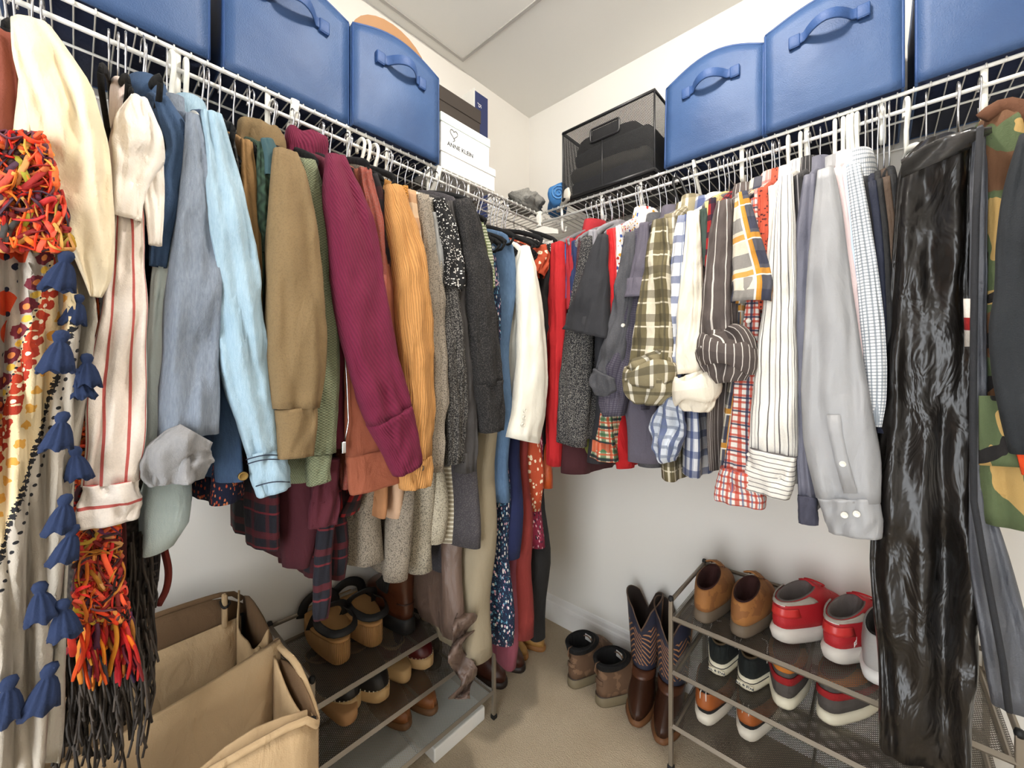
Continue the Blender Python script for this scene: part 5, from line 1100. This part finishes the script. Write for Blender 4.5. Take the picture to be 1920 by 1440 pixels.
# back rack, bottom shelf
def tnx(mk,up,so,rings,M):
    m=MB(); m.sheet(band(rings,1,10,8,28,.003),.003); mk('heel_counter',m,leather('cognac leather',(176,96,44),.45),up)
    for s_ in (-1,1): m=MB(); m.tube([(-.001,s_*.008,.075),(-.002,s_*.008,.095),(.006,s_*.006,.104)],.0015,5); mk('pull_loop',m,plain('white cotton lace',(226,222,214),.8),up)
for px,py,an,lb in ((1316,1362,UP,'black and cognac leather sneaker at the left of the lowest shelf'),(1396,1392,UP-.05,'black and cognac leather sneaker second on the lowest shelf')):
    shoe('leather_sneaker',lb,'shoe',atz(px,py+4,.138)+Vector((0,.012,0)),an,low(.012,.285,.048,.035),fab('black neoprene',(26,26,30)),plain('ivory rubber',(220,212,196),.6),.036,sole_rings=rs(.285,.05,.038),group='black and cognac sneakers',extra=tnx)
shoe('blue_sneaker','bright blue sneaker on the lower rack shelf beside the plastic bag','shoe',atz(1640,1372,.138)+Vector((.02,.02,0)),UP-.1,low(.01),fab('bright blue mesh',(36,86,160)),plain('white foam',(226,224,220),.6),.03)
# hiking boots on the floor
HB=leather('brown nubuck',(112,84,62),.75,(140,108,82)); HS=plain('olive grey rubber',(116,104,80),.7); HC=fab('black padded collar',(22,21,22)); HLBL=plain('white label',(206,204,200),.6)
def hbx(mk,up,so,rings,M):
    m=MB(); m.tube([(.004,0,.150),(-.012,0,.150),(-.016,0,.130),(-.004,0,.112)],.006,8,flat=(.4,1),up=(1,0,0)); mk('pull_loop',m,HB,up)
    m=MB(); m.sheet(band(rings,3,6,16,20,.003),.004); mk('heel_patch',m,HB,up)
    m=MB(); m.sheet(band(rings,14,17,0,36,.004),.006); mk('padded_collar',m,HC,up)
    m=MB(); m.box((.10,-.014,.128),(.103,.014,.150),.001); mk('tongue_label',m,HLBL,up,smooth=False)
    m=MB(); m.loft([foot_ring(-.005,.261,.0505,z,z) for z in (.028,.034)],None,True,True); mk('welt',m,leather('dark welt',(58,42,32),.6),so)
hb=[(0,.255,.05,.032,.032),(-.002,.252,.05,.05,.05),(.0,.23,.048,.075,.072),(.003,.19,.044,.10,.108),(.002,.14,.042,.13,.135),(-.004,.118,.044,.152,.150)]
for px,py,an,lb in ((1082,1276,UP-.12,'brown nubuck work boot nearest the corner, left of its pair'),(1136,1304,UP-.30,'brown nubuck work boot next to the cowboy boots')):
    p=atz(px,py,0); p.y=min(p.y,-.278); shoe('work_boot',lb,'boot',p,an,hb,HB,HS,.032,.255,.05,lin_=HC,group='brown work boots',lace=(leather('brown lace',(110,66,40),.8),((.135,.128,.022),(.15,.118,.022),(.168,.108,.022))),extra=hbx,depth=.08)
# cowboy boots
n=NT('navy boot shaft with zigzag stitching'); u_,v_,_x=n.uv()
zz=n.math('PINGPONG',n.math('MULTIPLY',u_,1.0),.028); zz2=n.math('ADD',v_,n.math('MULTIPLY',zz,1.15)); 
st1=n.stripe(zz2,.017,.0055); msk=n.math('MULTIPLY',n.math('GREATER_THAN',v_,.03),n.math('LESS_THAN',v_,.150))
CBM=n.done(n.mix(n.math('MULTIPLY',st1,msk),lin((48,50,66)),lin((176,126,86))),.5,0,n.bump(st1,.4,.002))
CBL_=leather('dark brown boot leather',(66,38,24),.35); CBS=leather('stacked leather sole',(128,84,50),.6)
def cowboy(lb,pos,ang):
    M=Matrix.Translation(pos)@Matrix.Rotation(ang,4,'Z'); root=thing('cowboy_boot',lb,'boot',pos,'navy cowboy boots')
    def mk(nm,m,mat,parent=root,**k): m.xf(M); return m.build(nm,mat,parent,**k)
    m=MB(); m.loft([foot_ring(a,b,h,z,z,toe=.2) for a,b,h,z in ((.07,.250,.043,.004),(.06,.255,.047,.008),(.0,.255,.047,.016),(.0,.251,.044,.024))],None,True,True); so=mk('sole',m,CBS)
    m=MB(); m.loft([foot_ring(a,b,h,z,z) for a,b,h,z in ((.005,.065,.028,0),(.0,.07,.032,.02))],None,True,True); mk('heel',m,CBS,so)
    C=smoothpath4([[.0,.25,.043,.022,.022],[.0,.246,.044,.04,.036],[.002,.222,.043,.062,.058],[.006,.175,.042,.085,.09],[.010,.135,.044,.11,.118]],14)
    R1=[foot_ring(c[0],c[1],c[2],c[3],c[4],toe=.2*(1-i/14)) for i,c in enumerate(C)]; m=MB(); m.loft(R1,[[(j*.02,i*.01) for j in range(37)] for i in range(14)],True,False); vp=mk('vamp',m,CBL_)
    rings=[];uv=[]
    N=36; H=16
    for i in range(H+1):
        f=i/H; rr_=[]; xb=.010-.022*f; xf=.135-.01*f+.02*f*f; hw=.043+.020*f
        for j in range(N):
            a=2*PI*j/N; c,s_=math.cos(a),math.sin(a); z=.100+.215*f
            z+=f**3*(.045*abs(s_)**1.5-.055*max(0,1-abs(s_)*1.9)) ; rr_.append(Vector(((xb+xf)/2+(xf-xb)/2*c,hw*s_,z)))
        rings.append(rr_); uv.append([(j*.0085,.20*f) for j in range(N+1)])
    m=MB(); m.loft(rings,uv); sf=mk('shaft',m,CBM)
    lr=[[p.copy() for p in rings[k]] for k in range(H,2,-3)]
    lr=[[Vector((.07+(p.x-.07)*.95,p.y*.95,p.z)) for p in r_] for r_ in lr]
    m=MB(); m.loft([rings[H]]+lr,None,False,True); mk('lining',m,leather('dark brown lining',(44,30,24),.8))
    m=MB(); m.tube(rings[H]+[rings[H][0]],.0028,6,cap=False); mk('top_binding',m,leather('tan binding',(96,72,56),.6),sf)
    for s_ in (-1,1):
        m=MB(); m.tube([rings[i][N//4 if s_>0 else 3*N//4]*1.0+Vector((0,s_*.001,0)) for i in range(H+1)],.0024,6); mk('side_piping',m,leather('tan piping',(150,112,84),.6),sf)
    m=MB(); m.sheet(band(R1,10,13,-7,7,.003),.003); mk('vamp_overlay',m,leather('brown overlay',(92,54,34),.4),vp)
cowboy('navy cowboy boot with tan zigzag stitching beside the work boots',Vector((.628,-.036,0)),-UP+.26)
cowboy('navy cowboy boot with tan zigzag stitching against the rack post',Vector((.742,-.036,0)),-UP+.14)
# left rack: platform sandals, boots, clogs, heels
PLM=plain('ribbed caramel rubber',(178,132,80),.75,0,.2,60); n=NT('ribbed platform side'); u_,v_,_x=n.uv()
rb=n.math('MULTIPLY_ADD',n.math('SINE',n.math('MULTIPLY',u_,2*PI/.0045)),.5,.5); PLR=n.done(n.mix(rb,lin((140,98,54)),lin((184,138,84))),.75,0,n.bump(rb,.7,.003))
def sandal(lb,pos,ang,strapm,h=.058,z=None):
    M=Matrix.Translation(pos)@Matrix.Rotation(ang,4,'Z'); root=thing('platform_sandal',lb,'sandal',pos,'caramel platform sandals')
    def mk(nm,m,mat,parent=root,**k): m.xf(M); return m.build(nm,mat,parent,**k)
    m=MB(); Rg=[foot_ring(a,b,hh,z,z+dz) for a,b,hh,z,dz in ((.0,.25,.046,0,.012),(-.004,.262,.05,.004,.014),(-.004,.264,.05,h*.5,.0),(-.004,.264,.05,h,-.012))]
    uv=[]
    for i,r_ in enumerate(Rg):
        l=0; row=[0]
        for j in range(36): l+=(r_[(j+1)%36]-r_[j]).length; row.append(l)
        uv.append([(x,i*.02) for x in row])
    m.loft(Rg,uv,True,True); so=mk('platform',m,PLR)
    m=MB(); m.loft([foot_ring(-.003,.262,.0495,h,h-.012),foot_ring(-.002,.26,.05,h+.006,h-.005),foot_ring(.004,.255,.046,h+.008,h-.003)],None,True,True); mk('footbed',m,PLM,so)
    def strap(pts,wd): m=MB(); m.tube(smoothpath(pts,18),wd,8,flat=(.16,1),up=(1,0,0)); mk('strap',m,strapm)
    strap([(.205,-.05,h-.012),(.205,-.038,h+.028),(.205,0,h+.045),(.205,.038,h+.028),(.205,.05,h-.012)],.014)
    strap([(.12,-.05,h-.004),(.10,-.036,h+.045),(.09,0,h+.06),(.10,.036,h+.045),(.12,.05,h-.004)],.011)
    strap([(.10,-.04,h+.03),(.05,-.046,h+.036),(.0,-.03,h+.034),(-.012,0,h+.032),(.0,.03,h+.034),(.05,.046,h+.036),(.10,.04,h+.03)],.010)
    return root
BS=leather('black strap leather',(24,23,23),.6)
SL1=.408
def onz(px,py,z): return atz(px,py,z)
sandal('caramel platform sandal with black straps nearest the hamper',onz(648,1250,SL1)+Vector((-.015,.0,0)),PI-.10,BS)
sandal('caramel platform sandal with black straps beside the brown boots',onz(706,1222,SL1)+Vector((-.02,.012,0)),PI-.06,BS)
BB=leather('glossy brown boot leather',(82,44,26),.3); BBS=plain('black lug rubber',(24,23,23),.6)
bc=[(0,.275,.048,.042,.042),(-.002,.27,.048,.06,.058),(.0,.24,.046,.085,.082),(.004,.18,.043,.11,.118),(.004,.13,.042,.15,.152),(-.002,.122,.044,.20,.198),(-.004,.124,.045,.225,.222)]
def chx(mk,up,so,rings,M):
    for s_ in (8,26): m=MB(); m.sheet(band(rings,9,15,s_-2,s_+3,.002),.003); mk('elastic_gore',m,fab('black elastic gore',(22,20,20)),up)
    m=MB(); m.sheet(band(rings,4,5,14,22,.002),.002); mk('heel_stamp',m,leather('dark stamp',(60,30,20),.5),up)
for p,an,lb in ((onz(772,1192,SL1)+Vector((-.012,.0,0)),PI-.1,'glossy brown ankle boot with black lug sole on the left rack'),(onz(818,1160,SL1)+Vector((-.03,.0,0)),PI-.08,'glossy brown ankle boot behind its twin on the left rack')):
    shoe('ankle_boot',lb,'boot',p,an,bc,BB,BBS,.042,.275,.048,lin_=fab('black boot lining',(26,22,20)),group='glossy brown ankle boots',sole_rings=((.0,.275,.046,0),(-.008,.284,.052,.004),(-.006,.282,.051,.036),(-.002,.278,.049,.044)),extra=chx,depth=.12)
shoe('dark_court_shoe','dark shoe with a stacked tan heel at the end of the left rack','shoe',onz(846,1138,SL1)+Vector((-.03,-.01,0)),PI,[(0,.24,.038,.055,.02),(0,.236,.039,.075,.035),(.0,.21,.037,.095,.05),(.004,.17,.034,.105,.062)],leather('olive black leather',(40,36,26),.4),plain('stacked tan heel',(168,124,74),.6),.018,.24,.038,heel=.012)
CLM=leather('black clog leather',(30,29,28),.5); CLS=plain('pale wood clog sole',(196,162,112),.6); WN=leather('oxblood clog leather',(92,22,24),.3)
cg=[(0.07,.255,.048,.04,.036),(.06,.254,.049,.055,.05),(.055,.24,.048,.075,.07),(.05,.20,.044,.092,.092),(.04,.15,.04,.088,.10)]
def clogx(mk,up,so,rings,M):
    m=MB(); 
    for j in range(-11,12): p=rings[1][j%36]; m.box(tuple(p+Vector((-.0015,-.0015,-.008))),tuple(p+Vector((.0015,.0015,-.005))))
    mk('welt_studs',m,plain('pale stud',(206,196,170),.4),up,smooth=False,kind='stuff')
SL2=.258
for px,py,an,lb,mt in ((722,1318,.1,'black leather clog nearest the front of the middle rack shelf',CLM),(668,1336,.15,'black leather clog behind the tan slide sandal',CLM),(806,1256,.05,'oxblood leather clog with rounded toe on the middle rack shelf',WN)):
    p=onz(px,py,SL2); d=Vector((math.cos(an),math.sin(an),0)); shoe('clog',lb,'clog',p-d*.26,an,cg,mt,CLS,.036,.26,.048,sole_rings=((.0,.25,.044,0),(-.003,.262,.05,.01),(-.003,.263,.051,.036),(.004,.255,.045,.04)),extra=clogx,lin_=plain('pale wood clog sole',(196,162,112),.6),depth=.03)
p=onz(770,1284,SL2); shoe('clog','oxblood leather clog turned with its pale wooden heel outward','clog',p+Vector((-.015,0,0)),PI+.05,cg,WN,CLS,.036,.26,.048,sole_rings=((.0,.25,.040,0),(-.003,.262,.044,.01),(-.003,.263,.046,.036),(.004,.255,.042,.04)),extra=clogx,lin_=plain('pale wood clog sole',(196,162,112),.6),depth=.03)
TS=leather('tan strap leather',(178,108,52),.5)
def slide(lb,pos,ang):
    M=Matrix.Translation(pos)@Matrix.Rotation(ang,4,'Z'); root=thing('slide_sandal',lb,'sandal',pos,'tan slide sandals')
    def mk(nm,m,mat,parent=root,**k): m.xf(M); return m.build(nm,mat,parent,**k)
    m=MB(); m.loft([foot_ring(0,.26,.046,0,0),foot_ring(-.004,.264,.05,.006,.006),foot_ring(-.004,.264,.05,.03,.026),foot_ring(.004,.258,.046,.034,.03)],None,True,True); mk('footbed',m,plain('caramel footbed',(186,140,92),.7))
    m=MB(); m.tube(smoothpath([(.16,-.053,.016),(.165,-.046,.06),(.165,0,.085),(.165,.046,.06),(.16,.053,.016)],18),.036,8,flat=(.09,1),up=(0,1,0)); mk('strap',m,TS)
slide('tan leather slide sandal with wide strap beside the hamper',onz(672,1352,SL2)+Vector((-.005,-.02,0)),PI-.12)
TN=leather('tan bootie leather',(150,92,48),.45)
for px,py,lb in ((812,1340,'tan leather flat shoe on the lowest left rack shelf'),(762,1368,'tan leather flat shoe beside its twin on the lowest left shelf')):
    p=onz(px,py,.098); shoe('flat_shoe',lb,'shoe',p-Vector((.245,.0,0)),.02,[(0,.245,.042,.02,.02),(0,.244,.043,.04,.034),(.0,.225,.042,.055,.05),(.004,.18,.038,.065,.064),(.006,.14,.034,.068,.07)],TN,plain('dark tan sole',(110,76,46),.6),.018,.245,.042,lin_=fab('tan lining',(150,112,76)))
shoe('heeled_shoe','black shoe with dark heel on the middle left shelf','shoe',onz(838,1262,SL2-.15)+Vector((-.04,-.01,0)),PI,[(0,.22,.036,.06,.02),(0,.217,.037,.08,.035),(.0,.19,.035,.098,.05),(.004,.15,.032,.105,.062)],leather('black leather',(26,26,24),.4),plain('dark olive heel',(52,50,36),.6),.018,.22,.036,heel=.012)
p=atz(918,1284,0); shoe('brown_bootie','dark brown leather bootie on the carpet behind the rack post','boot',Vector((.02,p.y+.03,0)),0,[(0,.235,.046,.02,.02),(0,.232,.047,.04,.036),(.0,.21,.046,.07,.06),(.004,.165,.042,.10,.09),(.004,.12,.04,.14,.13)],leather('dark brown bootie',(74,38,26),.35),leather('dark sole',(40,26,20),.5),.02,.235,.046)
shoe('brown_bootie','dark brown leather bootie farther behind the rack post','boot',Vector((.02,p.y+.135,0)),0,[(0,.235,.046,.02,.02),(0,.232,.047,.04,.036),(.0,.21,.046,.07,.06),(.004,.165,.042,.10,.09),(.004,.12,.04,.14,.13)],leather('dark brown bootie',(74,38,26),.35),leather('dark sole',(40,26,20),.5),.02,.235,.046)
for px,py,lb in ((985,1238,'tan shoe toe under the mauve dress on the carpet'),(1018,1222,'tan shoe toe under the black dress in the corner')):
    p=atz(px,py,0); shoe('tan_flat',lb,'shoe',p-Vector((.24,0,0)),.03,[(0,.24,.04,.02,.02),(0,.238,.041,.035,.032),(.0,.21,.04,.05,.046),(.004,.17,.036,.058,.058)],plain('honey leather',(176,132,72),.5),plain('gum sole',(150,100,50),.6),.018,.24,.04)
m=MB(); m.box((.06,-.80,.0),(.30,-.59,.045),.004); tag(m.build('shoe_carton',WB,smooth=False),'flat white carton on the carpet under the left shoe rack','box')
# black bin bag on the floor at the right
lump('floor_bag','crumpled black plastic bag on the floor behind the garment bag','bag',BAGM,(1.42,-.46,.15),(.10,.10,.15),4,.3,3)
for o in scene.objects:
    for k in ('_w','_t'):
        if k in o: del o[k]
